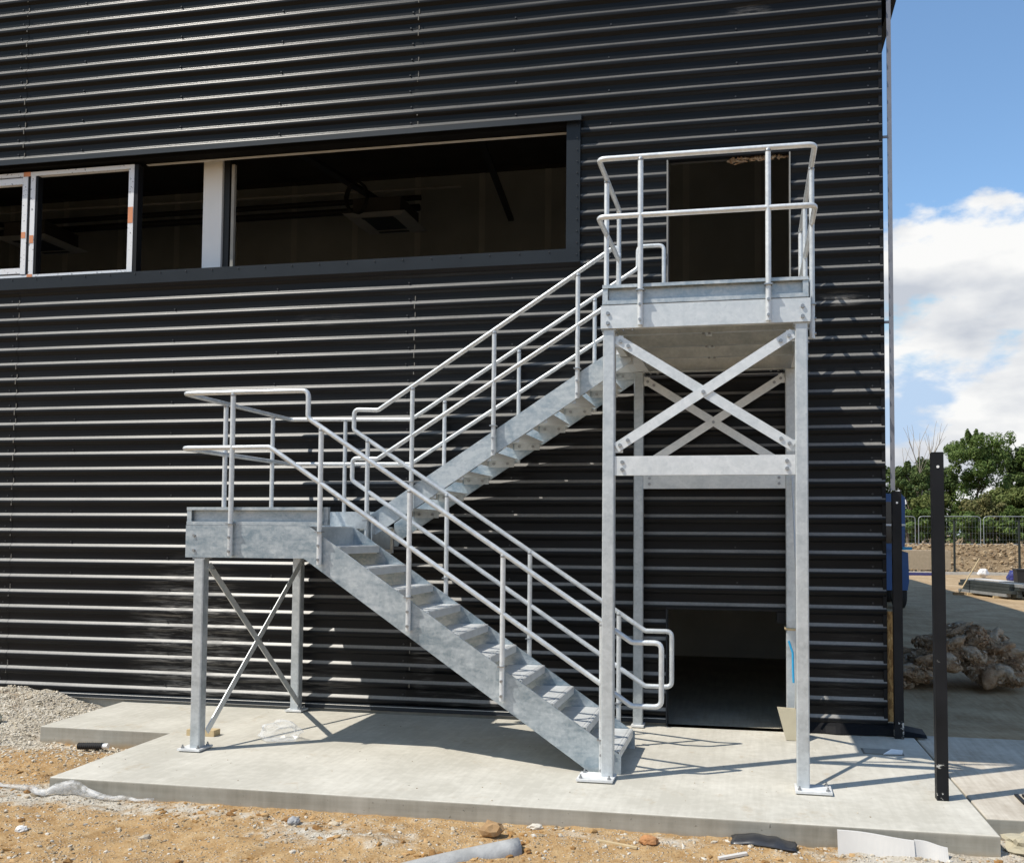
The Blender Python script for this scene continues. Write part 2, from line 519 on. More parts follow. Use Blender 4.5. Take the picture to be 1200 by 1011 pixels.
def milky():
    a = Mat('milky_polythene')
    v = a.coords('World')
    f = a.noise(v, 9, 6, 0.7, 0.5)
    a.set(Base_Color=(0.60, 0.59, 0.57), Roughness=0.4)
    a.bump(f, 0.6, 0.02)
    tr = a.n('ShaderNodeBsdfTransparent')
    mx = a.n('ShaderNodeMixShader')
    a.l(a.rng(f, 0.40, 0.66, 0.10, 0.72), mx.inputs[0])
    a.l(tr.outputs[0], mx.inputs[1])
    a.l(a.p.outputs[0], mx.inputs[2])
    a.l(mx.outputs[0], a.t.nodes['Material Output'].inputs['Surface'])
    return a.m
POLYW = milky()
GREYPL = simple('grey_pvc', (0.36, 0.355, 0.34), 0.75, 0, 0.22, 9, 0.4)
CARD = simple('brown_card', (0.34, 0.21, 0.10), 0.85, 0, 0.2, 12)
BLUEP = simple('blue_machine_paint', (0.008, 0.085, 0.27), 0.35, 0, 0.08)
CYANP = simple('cyan_plastic', (0.02, 0.34, 0.62), 0.4)
GLASSD = simple('dark_cab_glass', (0.01, 0.012, 0.014), 0.08)
TYRE = simple('tyre_rubber', (0.018, 0.018, 0.018), 0.85)
STEELD = simple('dark_steel_sections', (0.055, 0.065, 0.065), 0.55, 0.2, 0.2, 4)
BLUEBAG = simple('blue_plastic_bag', (0.03, 0.035, 0.16), 0.4, 0, 0.2, 8)
WHITEBAG = simple('white_plastic_bag', (0.72, 0.72, 0.72), 0.5)
BINM = simple('black_bin_plastic', (0.013, 0.013, 0.014), 0.55)
KERB = simple('pale_kerb_concrete', (0.46, 0.44, 0.40), 0.9)
FENCEG = simple('galvanised_fence', (0.36, 0.38, 0.39), 0.5, 0.4)
FENCED = simple('dark_green_post_paint', (0.012, 0.018, 0.017), 0.5)

# ------------------------------------------------------------------ mesh builder
ORG = {}
class MB:
    def __init__(s):
        s.v = []; s.f = []; s.sm = []
    def quad(s, pts, smooth=False):
        i = len(s.v); s.v += [Vector(p) for p in pts]
        s.f.append(tuple(range(i, i + len(pts)))); s.sm.append(smooth)
        return s
    def box(s, x0, x1, y0, y1, z0, z1):
        i = len(s.v)
        s.v += [Vector(p) for p in ((x0, y0, z0), (x1, y0, z0), (x1, y1, z0), (x0, y1, z0),
                                    (x0, y0, z1), (x1, y0, z1), (x1, y1, z1), (x0, y1, z1))]
        for f in ((0, 3, 2, 1), (4, 5, 6, 7), (0, 1, 5, 4), (1, 2, 6, 5), (2, 3, 7, 6), (3, 0, 4, 7)):
            s.f.append(tuple(i + k for k in f)); s.sm.append(False)
        return s
    def bar(s, a, b, w, t, side):
        """flat bar from a to b; t = thickness along `side`, w = width across"""
        a, b, side = Vector(a), Vector(b), Vector(side).normalized()
        d = (b - a).normalized()
        c = d.cross(side).normalized() * (w / 2)
        t2 = side * (t / 2)
        i = len(s.v)
        for p in (a, b):
            s.v += [p - c - t2, p + c - t2, p + c + t2, p - c + t2]
        for f in ((0, 1, 2, 3), (7, 6, 5, 4), (0, 4, 5, 1), (1, 5, 6, 2), (2, 6, 7, 3), (3, 7, 4, 0)):
            s.f.append(tuple(i + k for k in f)); s.sm.append(False)
        return s
    def prism(s, poly, axis, a, b):
        """poly of 2D points extruded along axis from a to b ('Y': points are x,z)"""
        def P(p, t):
            return Vector((p[0], t, p[1])) if axis == 'Y' else (Vector((t, p[0], p[1])) if axis == 'X' else Vector((p[0], p[1], t)))
        i = len(s.v); n = len(poly)
        s.v += [P(p, a) for p in poly] + [P(p, b) for p in poly]
        s.f.append(tuple(range(i, i + n))); s.sm.append(False)
        s.f.append(tuple(range(i + 2 * n - 1, i + n - 1, -1))); s.sm.append(False)
        for k in range(n):
            q = (k + 1) % n
            s.f.append((i + k, i + n + k, i + n + q, i + q)); s.sm.append(False)
        return s
    def tube(s, path, r, n=10, closed=False, cap=True):
        P = [Vector(p) for p in path]
        m_ = len(P)
        T = []
        for k in range(m_):
            a = P[k - 1] if (k > 0 or closed) else P[k]
            b = P[(k + 1) % m_] if (k < m_ - 1 or closed) else P[k]
            T.append((b - a).normalized())
        ref = Vector((0, 0, 1)) if abs(T[0].z) < 0.9 else Vector((0, 1, 0))
        nrm = (ref - T[0] * ref.dot(T[0])).normalized()
        i = len(s.v)
        rr = r if isinstance(r, (list, tuple)) else [r] * m_
        for k in range(m_):
            nrm = (nrm - T[k] * nrm.dot(T[k])).normalized()
            bi = T[k].cross(nrm)
            for j in range(n):
                a = 2 * math.pi * j / n
                s.v.append(P[k] + (nrm * math.cos(a) + bi * math.sin(a)) * rr[k])
        for k in range(m_ if closed else m_ - 1):
            k2 = (k + 1) % m_
            off = 0
            if closed and k2 == 0:      # match the seam
                best = 1e9
                for o_ in range(n):
                    dd = (s.v[i + k * n] - s.v[i + o_]).length
                    if dd < best: best, off = dd, o_
            for j in range(n):
                j2 = (j + 1) % n
                s.f.append((i + k * n + j, i + k * n + j2, i + k2 * n + (j2 + off) % n, i + k2 * n + (j + off) % n))
                s.sm.append(True)
        if cap and not closed:
            c0 = len(s.v)
            s.v += [s.v[i + j].copy() for j in range(n)] + [s.v[i + (m_ - 1) * n + j].copy() for j in range(n)]
            s.f.append(tuple(c0 + j for j in range(n))[::-1]); s.sm.append(False)
            s.f.append(tuple(c0 + n + j for j in range(n))); s.sm.append(False)
        return s
    def cyl(s, a, b, r, n=12):
        return s.tube([a, b], r, n)
    def hexbolt(s, p, d, r=0.013, h=0.012):
        p, d = Vector(p), Vector(d).normalized()
        return s.tube([p, p + d * h], r, 6)
    def mesh(s, name, origin=(0, 0, 0)):
        o = Vector(origin)
        me = bpy.data.meshes.new(name)
        me.from_pydata([tuple(p - o) for p in s.v], [], s.f)
        me.polygons.foreach_set('use_smooth', s.sm)
        me.update()
        return me
    def build(s, name, mat, parent=None, origin=None, fix=True):
        if parent is not None:
            origin = ORG[parent.name]
        elif origin is None:
            xs = [p.x for p in s.v]; ys = [p.y for p in s.v]; zs = [p.z for p in s.v]
            origin = Vector(((min(xs) + max(xs)) / 2, (min(ys) + max(ys)) / 2, min(zs)))
        me = s.mesh(name, origin)
        if fix:
            bm = bmesh.new(); bm.from_mesh(me)
            bmesh.ops.recalc_face_normals(bm, faces=bm.faces)
            bm.to_mesh(me); bm.free()
        me.materials.append(mat)
        o = bpy.data.objects.new(name, me)
        COL.objects.link(o)
        if parent is not None:
            o.parent = parent
        else:
            o.location = origin
        ORG[o.name] = Vector(origin)
        return o

def fillet(path, r, seg=4, closed=False, radii=None):
    P = [Vector(p) for p in path]
    out = []
    n = len(P)
    for k in range(n):
        if not closed and k in (0, n - 1):
            out.append(P[k]); continue
        a, b, c = P[k - 1], P[k], P[(k + 1) % n]
        d1, d2 = (a - b), (c - b)
        rr = min(r, d1.length * 0.45, d2.length * 0.45) if radii is None else radii[k]
        d1.normalize(); d2.normalize()
        ang = d1.angle(d2)
        if ang > 3.1:
            out.append(b); continue
        t = min(rr / math.tan(ang / 2), (a - b).length * 0.45, (c - b).length * 0.45)
        p0, p1 = b + d1 * t, b + d2 * t
        for q in range(seg + 1):
            u = q / seg
            out.append(p0 * (1 - u) ** 2 + b * 2 * u * (1 - u) + p1 * u ** 2)
    return out

def tag(o, label=None, cat=None, group=None, kind=None):
    if label: o['label'] = label
    if cat: o['category'] = cat
    if group: o['group'] = group
    if kind: o['kind'] = kind
    return o
def empty(name, loc, label=None, cat=None, group=None):
    o = bpy.data.objects.new(name, None)
    o.empty_display_size = 0.2
    COL.objects.link(o)
    o.location = loc
    ORG[o.name] = Vector(loc)
    return tag(o, label, cat, group)
def link_copy(src_mesh, name, parent, loc, rotz=0.0, mat=None, scale=(1, 1, 1)):
    o = bpy.data.objects.new(name, src_mesh)
    COL.objects.link(o)
    o.parent = parent
    base = ORG[parent.name] if parent else Vector((0, 0, 0))
    o.location = Vector(loc) - base
    o.rotation_euler = (0, 0, rotz)
    o.scale = scale
    ORG[o.name] = Vector(loc)
    return o
def stuff(o):
    o['kind'] = 'stuff'
    return o
def fbm(x, y, z=0.0, o=4):
    return noise.fractal(Vector((x, y, z)), 1.0, 2.0, o)

def leaf_cloud(mb, centers, count, size, rnd, surf=False):
    for _ in range(count):
        c, r = centers[rnd.randrange(len(centers))]
        while True:
            d = Vector((rnd.uniform(-1, 1), rnd.uniform(-1, 1), rnd.uniform(-1, 1)))
            if 0.05 < d.length < 1: break
        d = d.normalized() * (rnd.uniform(0.95, 1.12) if surf else (d.length ** 0.75) * 1.1)
        p = Vector(c) + Vector((d.x * r[0], d.y * r[1], d.z * r[2]))
        n_ = (d + Vector((rnd.uniform(-.8, .8), rnd.uniform(-.8, .8), rnd.uniform(-.3, .9)))).normalized()
        a = n_.orthogonal().normalized()
        a = (Matrix.Rotation(rnd.random() * 6.28, 3, n_) @ a)
        b = n_.cross(a)
        s_ = size * (0.55 + 0.9 * rnd.random())
        i = len(mb.v)
        mb.v += [p - a * s_, p - b * s_ * 0.45 + n_ * s_ * 0.12, p + a * s_, p + b * s_ * 0.45 + n_ * s_ * 0.12]
        mb.f.append((i, i + 1, i + 2, i + 3)); mb.sm.append(False)


# =================================================================== GROUND
def smooth(a, b, x):
    t = max(0.0, min(1.0, (x - a) / (b - a)))
    return t * t * (3 - 2 * t)

def earth_height(x, y):
    h = -0.120 + 0.020 * fbm(x * 0.7, y * 0.7, 1.3) + 0.018 * fbm(x * 3.1, y * 3.1, 4.4) + 0.009 * fbm(x * 12, y * 12, 7.7) - 0.02 * max(0.0, fbm(x * 1.1, y * 4.2, 12.0) - 0.15)
    h += 0.05 * math.exp(-((x + 4.9) / 0.42) ** 2 - ((y + 1.75) / 0.36) ** 2)      # low ochre mound in the slab's notch
    # rubble bank against the wall at the left
    u = smooth(-5.5, -6.8, x) * smooth(-1.75, -0.15, y)
    h += 0.215 * u + 0.05 * u * fbm(x * 2.3, y * 2.3, 9.1)
    h += 0.02 * smooth(-4.9, -5.8, x) * smooth(-2.6, -1.2, y)
    h -= 0.055 * smooth(-4.0, -4.3, x) * smooth(-5.9, -5.4, x) * smooth(-2.0, -1.45, y)
    # ruts and small heaps in front
    h += 0.045 * math.exp(-((x + 1.35) / 0.25) ** 2 - ((y + 3.30) / 0.12) ** 2)
    h += 0.030 * math.exp(-((x - 1.05) / 0.45) ** 2 - ((y + 2.93) / 0.10) ** 2)
    h -= 0.030 * smooth(1.9, 2.6, x)
    h -= 0.04 * smooth(-3.4, -6.0, y)
    return h
def gravel_amount(x, y):
    g = 0.15
    g += 0.75 * smooth(-5.1, -5.7, x) * smooth(-1.75, -1.35, y)
    g += 0.55 * math.exp(-((x + 4.2) / 0.9) ** 2 - ((y + 2.85) / 0.22) ** 2)
    g += 0.65 * smooth(1.2, 2.0, x) * smooth(-3.5, -2.9, y)
    g += 0.35 * math.exp(-((y + 2.95) / 0.14) ** 2) * (0.5 + 0.5 * math.sin(x * 2.1 + 1.0))
    g += 0.45 * math.exp(-((x + 1.7) / 0.5) ** 2 - ((y + 3.2) / 0.25) ** 2)
    g += 0.5 * math.exp(-((x + 4.75) / 0.5) ** 2 - ((y + 1.36) / 0.16) ** 2)
    return g
def ground_sheet():
    def axis(lo, hi, flo, fhi, fine, coarse):
        v = []; t = lo
        while t < hi:
            v.append(t)
            t += fine if flo <= t < fhi else coarse
        v.append(hi)
        return v
    xs = axis(-16, 9, -6.9, 3.2, 0.030, 0.25)
    ys = axis(-12, 0.0, -4.15, -0.02, 0.026, 0.25)
    ys = ys[:-1] + [-0.002]
    verts = []; gr = []
    for y in ys:
        for x in xs:
            verts.append((x, y, earth_height(x, y)))
            gr.append(gravel_amount(x, y))
    nx = len(xs)
    faces = [(j * nx + i, j * nx + i + 1, (j + 1) * nx + i + 1, (j + 1) * nx + i) for j in range(len(ys) - 1) for i in range(nx - 1)]
    me = bpy.data.meshes.new('ground')
    me.from_pydata(verts, [], faces)
    at = me.attributes.new('gravel', 'FLOAT', 'POINT')
    at.data.foreach_set('value', gr)
    me.polygons.foreach_set('use_smooth', [True] * len(faces))
    me.materials.append(EARTH)
    o = bpy.data.objects.new('ground', me)
    COL.objects.link(o)
    o['kind'] = 'structure'
ground_sheet()
o = MB().quad([(-1500, -1500, -0.42), (1500, -1500, -0.42), (1500, 1500, -0.42), (-1500, 1500, -0.42)]).build('ground_beyond', SPOIL, origin=(0, 0, -0.42))
o['kind'] = 'structure'

# entrance slab, an L in plan, with softly rounded arrises
def slab(name, poly, z0, z1, mat_top, mat_side, bev=0.012, holes=None):
    bm = bmesh.new()
    vs = [bm.verts.new((x, y, z1)) for x, y in poly]
    f = bm.faces.new(vs)
    if f.normal.z < 0: f.normal_flip()
    r = bmesh.ops.extrude_face_region(bm, geom=[f])
    low = [g for g in r['geom'] if isinstance(g, bmesh.types.BMVert)]
    bmesh.ops.translate(bm, verts=low, vec=(0, 0, z0 - z1))
    bmesh.ops.recalc_face_normals(bm, faces=bm.faces)
    ed = [e for e in bm.edges if all(abs(v.co.z - z1) < 1e-5 for v in e.verts)]
    bmesh.ops.bevel(bm, geom=ed, offset=bev, segments=3, profile=0.5, affect='EDGES')
    me = bpy.data.meshes.new(name)
    for fc in bm.faces:
        fc.material_index = 0 if fc.normal.z > 0.5 else 1
    bm.to_mesh(me); bm.free()
    me.materials.append(mat_top); me.materials.append(mat_side)
    o = bpy.data.objects.new(name, me)
    COL.objects.link(o)
    o['kind'] = 'structure'
    return o
SLAB = slab('concrete_slab', [(-4.09, -2.77), (2.56, -2.755), (2.515, -0.05), (-5.58, -0.03), (-5.50, -1.26), (-4.14, -1.26)], -0.40, 0.0, CONC, CONC_FACE)
slab('concrete_path', [(2.575, -2.36), (9.5, -2.2), (9.5, 0.12), (2.53, 0.12)], -0.40, -0.012, PATHC, CONC_FACE)
yard = MB().quad([(-30, 0.02, -0.15), (40, 0.02, -0.15), (40, 39.0, -0.15), (-30, 39.0, -0.15)]).build('concrete_yard', YARD)
yard['kind'] = 'structure'
# dusty ramp of concrete running down from the path to the yard
ramp = MB()
ramp.quad([(2.30, 0.125, -0.020), (9.5, 0.125, -0.020), (9.5, 1.6, -0.144), (2.30, 1.6, -0.144)]).build('yard_apron', YARD)['kind'] = 'structure'
kerb = MB().box(2.0, 40, 38.6, 38.9, -0.25, -0.02).build('kerb', KERB)
kerb['kind'] = 'structure'

def bank():
    bm = MB()
    nx, ny = 110, 40
    V = []
    for j in range(ny + 1):
        for i in range(nx + 1):
            x = -6 + 52 * i / nx; y = 38.9 + 16.5 * j / ny
            t = (y - 38.9) / 16.5
            z = -0.15 + 1.22 * smooth(0, 0.85, t) + (0.12 * fbm(x * 0.8, y * 0.8, 2) + 0.08 * fbm(x * 2.6, y * 2.6, 3)) * smooth(0, 0.12, t) * (1 - 0.6 * smooth(0.8, 1, t))
            V.append((x, y, z))
    bm.v = [Vector(v) for v in V]
    for j in range(ny):
        for i in range(nx):
            a = j * (nx + 1) + i
            bm.f.append((a, a + 1, a + nx + 2, a + nx + 1)); bm.sm.append(False)
    o = bm.build('earth_bank', SPOIL, fix=False)
    o['kind'] = 'structure'
    o = MB().quad([(-200, 55.3, 1.05), (300, 55.3, 1.05), (300, 400, 1.3), (-200, 400, 1.3)]).build('field', SPOIL)
    o['kind'] = 'structure'
bank()

# loose stones: uncountable, one object each kind
def stones(name, mat, count, place, seed, label):
    rnd = random.Random(seed)
    proto = []
    for k in range(6):
        bm = bmesh.new()
        bmesh.ops.create_icosphere(bm, subdivisions=1, radius=1.0)
        for v in bm.verts:
            v.co *= 0.75 + 0.5 * rnd.random()
        bm.verts.index_update()
        proto.append(([v.co.copy() for v in bm.verts], [[v.index for v in f.verts] for f in bm.faces]))
        bm.free()
    V = []; F = []
    for _ in range(count):
        got = place(rnd)
        if got is None: continue
        x, y, z, r = got
        pv, pf = proto[rnd.randrange(6)]
        a = rnd.random() * 6.283; ca, sa = math.cos(a), math.sin(a)
        sx, sy, sz = r * (0.7 + 0.7 * rnd.random()), r * (0.6 + 0.5 * rnd.random()), r * (0.45 + 0.4 * rnd.random())
        tl = (rnd.random() - 0.5) * 0.8
        i = len(V)
        for p in pv:
            px, py, pz = p.x * sx, p.y * sy, p.z * sz
            pz += px * tl
            V.append((x + px * ca - py * sa, y + px * sa + py * ca, z + pz))
        F += [tuple(i + q for q in f) for f in pf]
    me = bpy.data.meshes.new(name)
    me.from_pydata(V, [], F); me.update()
    me.materials.append(mat)
    o = bpy.data.objects.new(name, me)
    COL.objects.link(o)
    tag(o, label, 'stones', None, 'stuff')
def on_slab(x, y):
    return (-4.10 < x < 2.58 and -2.79 < y) or (-5.6 < x < -4 and y > -1.27) or (x > 2.56 and y > -2.4)
def place_front(rnd):
    x = rnd.uniform(-6.8, 3.4); y = rnd.uniform(-4.3, -2.0)
    if on_slab(x, y): return None
    g = gravel_amount(x, y)
    if rnd.random() > 0.25 + 0.75 * g: return None
    r = 0.004 + 0.013 * rnd.random() ** 3.4
    if rnd.random() < 0.012: r *= 2.0
    return x, y, earth_height(x, y) + r * 0.05, r
def place_clod(rnd):
    x = rnd.uniform(-6.5, 3.2); y = rnd.uniform(-4.3, -2.0)
    if on_slab(x, y): return None
    if noise.noise(Vector((x * 1.3, y * 1.3, 3.0))) < rnd.uniform(-0.3, 0.6): return None
    r = 0.007 + 0.026 * rnd.random() ** 3
    return x, y, earth_height(x, y) - r * 0.05, r
def place_left(rnd):
    x = rnd.uniform(-7.6, -4.15); y = rnd.uniform(-2.1, -0.03)
    if on_slab(x, y): return None
    g = gravel_amount(x, y)
    if rnd.random() > 0.05 + 1.0 * g: return None
    r = 0.004 + 0.013 * rnd.random() ** 2.4
    return x, y, earth_height(x, y) + r * 0.2, r
stones('gravel', STONE, 22000, place_front, 3, 'loose pale stones scattered over the ochre earth in front of the slab')
stones('soil_clods', island('ochre_clods', [(0.1, (0.20, 0.10, 0.035)), (0.5, (0.38, 0.22, 0.085)), (0.9, (0.48, 0.31, 0.15))], 0.95, 0.6), 5000, place_clod, 41, 'crumbly ochre clods lying on the earth in front of the slab')
stones('rubble', RUBBLE, 20000, place_left, 5, 'pale crushed rubble banked against the foot of the black wall')
def place_bank(rnd):
    x = rnd.uniform(9, 24); y = rnd.uniform(39.2, 54)
    t = (y - 38.9) / 16.5
    return x, y, -0.15 + 1.22 * smooth(0, 0.85, t) + 0.12, 0.03 + 0.13 * rnd.random() ** 4
stones('earth_clods', island('clod_earth', [(0.1, (0.18, 0.12, 0.07)), (0.5, (0.32, 0.23, 0.135)), (0.85, (0.42, 0.32, 0.20)), (0.97, (0.6, 0.57, 0.5))]), 2600, place_bank, 8, 'brown clods lying over the spoil bank below the fence')
def place_slab(rnd):
    x = rnd.uniform(-4.0, 2.5); y = rnd.uniform(-2.7, -0.06)
    r = 0.002 + 0.005 * rnd.random() ** 3
    return x, y, r * 0.3, r
stones('grit', STONE, 260, place_slab, 12, 'fine grit strewn over the pale concrete slab')

# =================================================================== BUILDING
PITCH = 0.1688
ZRIB = 6.0586            # height of the middle of one upward flank
XR = 2.29                # right-hand corner of the wall
HB = 8.5
def rib_profile():
    """(drop below flank centre, y) over one pitch, corners rounded"""
    pts = [(-0.017, 0.014), (0.016, -0.014), (0.052, -0.014), (0.078, 0.014), (PITCH - 0.017, 0.014)]
    P = [Vector((a, b, 0)) for a, b in [(pts[3][0] - PITCH, pts[3][1])] + pts + [(pts[1][0] + PITCH, pts[1][1])]]
    fl = fillet(P, 0.011, 5, False, [0, 0.010, 0.040, 0.030, 0.010, 0.010, 0])
    fl = [(p.x, p.y) for p in fl]
    return [q for q in fl if -0.040 <= q[0] < PITCH - 0.040]
PROF = rib_profile()
def prof_points(z0, z1):
    out = []
    k0 = int((ZRIB - z1) / PITCH) - 2
    k1 = int((ZRIB - z0) / PITCH) + 2
    for k in range(k0, k1 + 1):
        for u, y in PROF:
            out.append((ZRIB - k * PITCH - u, y))
    out.sort(key=lambda q: -q[0])
    res = []
    for a, b in zip(out, out[1:]):
        for zc in (z1, z0):
            if b[0] < zc < a[0]:
                t = (a[0] - zc) / (a[0] - b[0])
                res.append((zc, a[1] + (b[1] - a[1]) * t))
        if z0 < b[0] < z1: res.append(b)
    res.sort(key=lambda q: -q[0])
    return res
def cladding(x0, x1, z0, z1, parent, yo=0.0, side=False):
    pr = prof_points(z0, z1)
    mb = MB()
    rr = random.Random(int((x0 * 31 + z0 * 17) * 100))
    n = max(1, int((x1 - x0) / 0.55))
    xs = [x0 + (x1 - x0) * i / n for i in range(n + 1)]
    i0 = 0
    for xi, x in enumerate(xs):
        for z, y in pr:
            wob = 0.0028 * math.sin(x * 2.3 + z * 1.7) + 0.0020 * noise.noise(Vector((x * 1.9, z * 3.0, 5.0))) * 2
            if side:
                mb.v.append(Vector((XR - 0.02 - y + yo, x, z)))
            else:
                mb.v.append(Vector((x, y + yo + wob, z)))
    m_ = len(pr)
    for a in range(n):
        for b in range(m_ - 1):
            mb.f.append((a * m_ + b, (a + 1) * m_ + b, (a + 1) * m_ + b + 1, a * m_ + b + 1)); mb.sm.append(True)
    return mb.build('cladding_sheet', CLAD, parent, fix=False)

BLD = empty('building', (-3.0, 0.0, 0.0), 'black corrugated steel clad building filling the background', 'building')
WIN = dict(x1=-0.61, z0=4.53, z1=6.00)
DOOR = dict(x0=0.27, x1=1.43, z0=3.52, z1=5.50)
LOW = dict(x0=0.27, x1=1.44, z0=0.0, z1=1.11)
XL = -15.0
joints = [XL, -11.7, -7.05, -2.34, XR]
CR_ = 6 * PITCH
ztop = ZRIB + 0.08 - 0.0
courses = []
z = 0.075
lv = [0.075]
zz = ZRIB - 35 * PITCH - 0.12 + 0.135
while zz + CR_ < HB:
    zz += CR_
    lv.append(zz)
lv.append(HB)
def rects_minus(x0, x1, z0, z1, holes):
    """cut axis-aligned holes out of a rectangle"""
    rs = [(x0, x1, z0, z1)]
    for hx0, hx1, hz0, hz1 in holes:
        nr = []
        for (a, b, c, d) in rs:
            if hx1 <= a or hx0 >= b or hz1 <= c or hz0 >= d:
                nr.append((a, b, c, d)); continue
            if c < hz0: nr.append((a, b, c, hz0))
            if d > hz1: nr.append((a, b, hz1, d))
            c2, d2 = max(c, hz0), min(d, hz1)
            if a < hx0: nr.append((a, hx0, c2, d2))
            if b > hx1: nr.append((hx1, b, c2, d2))
        rs = nr
    return [r for r in rs if r[1] - r[0] > 0.01 and r[3] - r[2] > 0.01]
HOLES = [(-12.5, WIN['x1'] - 0.02, WIN['z0'] + 0.02, WIN['z1'] - 0.02), (DOOR['x0'], DOOR['x1'], DOOR['z0'], DOOR['z1']), (LOW['x0'], LOW['x1'], -1, LOW['z1'])]
for j in range(len(joints) - 1):
    for c in range(len(lv) - 1):
        lap = 0.03 if j > 0 else 0.0
        for (a, b, z0, z1) in rects_minus(joints[j] - (0 if j == 0 else 0.04), joints[j + 1], lv[c], lv[c + 1], HOLES):
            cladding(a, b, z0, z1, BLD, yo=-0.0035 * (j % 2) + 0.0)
for c in range(len(lv) - 1):                                       # the right-hand side wall
    for y0, y1 in ((0.02, 10), (10, 20), (20, 30)):
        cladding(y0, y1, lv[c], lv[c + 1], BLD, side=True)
# structure behind: lining, roof, other walls
MB().box(XL, XR - 0.06, 0.06, 0.10, 6.05, HB - 0.02).build('wall_lining', INTDARK, BLD)
MB().box(XL, XR - 0.06, 0.06, 0.10, 1.13, 3.50).build('wall_lining', INTDARK, BLD)
MB().box(XL, XR - 0.06, 0.06, 0.10, 3.52, 4.50).build('wall_lining', INTDARK, BLD) if False else None
for a, b, z0, z1 in rects_minus(XL, XR - 0.06, 3.52, 6.03, HOLES):
    MB().box(a, b, 0.06, 0.10, z0 + 0.002, z1 - 0.002).build('wall_lining', INTDARK, BLD)
for a, b, z0, z1 in rects_minus(XL, XR - 0.06, -0.02, 1.12, HOLES):
    MB().box(a, b, 0.06, 0.10, z0, z1).build('wall_lining', INTDARK, BLD)
MB().box(XL - 0.05, 2.82, -0.06, 30.2, HB, HB + 0.18).build('roof', TRIM2, BLD)
MB().box(2.74, 2.82, 0.02, 30.2, HB - 0.16, HB - 0.005).build('gutter', TRIM, BLD)
MB().box(XL - 0.05, XL, -0.02, 30.1, -0.3, HB - 0.005).build('wall', TRIM2, BLD)
MB().box(XL, XR - 0.01, 30.05, 30.12, -0.3, HB - 0.005).build('wall', TRIM2, BLD)
MB().box(XR - 0.08, XR - 0.05, 0.11, 30.0, -0.3, HB - 0.01).build('wall_lining', INTDARK, BLD)
# plinth, base flashing
MB().box(XL, LOW['x0'] - 0.01, 0.005, 0.055, -0.5, 0.030).build('plinth', CONC_FACE, BLD)
MB().box(LOW['x1'] + 0.01, XR - 0.01, 0.005, 0.055, -0.5, 0.030).build('plinth', CONC_FACE, BLD)
fl = MB()
for a, b in ((XL, LOW['x0'] - 0.005), (LOW['x1'] + 0.005, XR)):
    fl.prism([(0.030, 0.085), (-0.019, 0.078), (-0.026, 0.030), (-0.030, 0.026), (-0.020, 0.024), (0.030, 0.030)], 'X', a, b)
fl.build('base_flashing', TRIM, BLD)
MB().prism([(0.003, 0.074), (-0.024, 0.068), (-0.026, 0.0640), (0.003, 0.064)], 'X', XL, LOW['x0'] - 0.006).build('dusty_drip_edge', BEIGE, BLD)
MB().box(XR - 0.030, XR + 0.004, -0.005, 0.030, 0.08, HB - 0.01).build('corner_angle', TRIM2, BLD)
MB().box(XR + 0.006, XR + 0.075, 0.02, 0.05, 0.12, 1.13).build('board_edge', OSB, BLD)
# door openings: reveals
def reveal(d, z0, mat, depth=0.34, edge=BEIGE, tag_=''):
    MB().box(d['x0'] - 0.014, d['x0'], -0.030, 0.055, z0, d['z1'] + 0.0).build('jamb_flashing', edge, BLD)
    MB().box(d['x1'], d['x1'] + 0.012, -0.030, 0.055, z0, d['z1'] + 0.0).build('jamb_flashing', edge, BLD)
    MB().box(d['x0'] - 0.014, d['x1'] + 0.012, -0.028, 0.055, d['z1'] + 0.002, d['z1'] + 0.02).build('head_flashing', TRIM2, BLD)
JAMB = simple('grey_jamb_edge', (0.23, 0.225, 0.21), 0.6)
reveal(DOOR, 3.53, JAMB, edge=JAMB)
reveal(LOW, 0.005, JAMB, edge=TRIM)
MB().box(1.30, 1.44, -0.020, 0.05, 1.00, 1.105).build('track_box', TRIM2, BLD)
# window trim
wx0, wx1, wz0, wz1 = -12.6, WIN['x1'], WIN['z0'], WIN['z1']
t = 0.14
MB().prism([(0.06, wz1 + 0.03), (-0.085, wz1), (-0.090, wz1 - 0.055), (-0.080, wz1 - 0.058), (-0.078, wz1 - 0.012), (0.06, wz1 - 0.012)], 'X', wx0, wx1 + 0.02).build('window_head_flashing', TRIM, BLD)
MB().box(wx0, wx1, -0.030, 0.15, wz0 + 0.004, wz0 + t).build('window_sill_trim', TRIM, BLD)
MB().box(wx1 - t, wx1, -0.0285, 0.15, wz0 + t + 0.001, wz1 - 0.0135).build('window_jamb_trim', TRIM, BLD)
MB().prism([(-0.034, wz0 + 0.002), (-0.020, wz0 - 0.030), (0.03, wz0 - 0.030), (0.03, wz0 + 0.002)], 'X', wx0, wx1 + 0.005).build('window_drip', TRIM2, BLD)
MB().box(wx0, wx1 - t - 0.002, 0.0, 0.15, wz1 - 0.062, wz1 - 0.0135).build('window_head_lining', MATT, BLD)
MB().box(-5.60, wx1 - t - 0.003, 0.152, 0.19, wz1 - 0.068, wz1 - 0.046).build('lintel_edge', BEIGE, BLD)
MB().box(wx0, wx1, 0.151, 0.30, wz0 - 0.02, wz0 + t - 0.006).build('window_board', TRIM2, BLD)
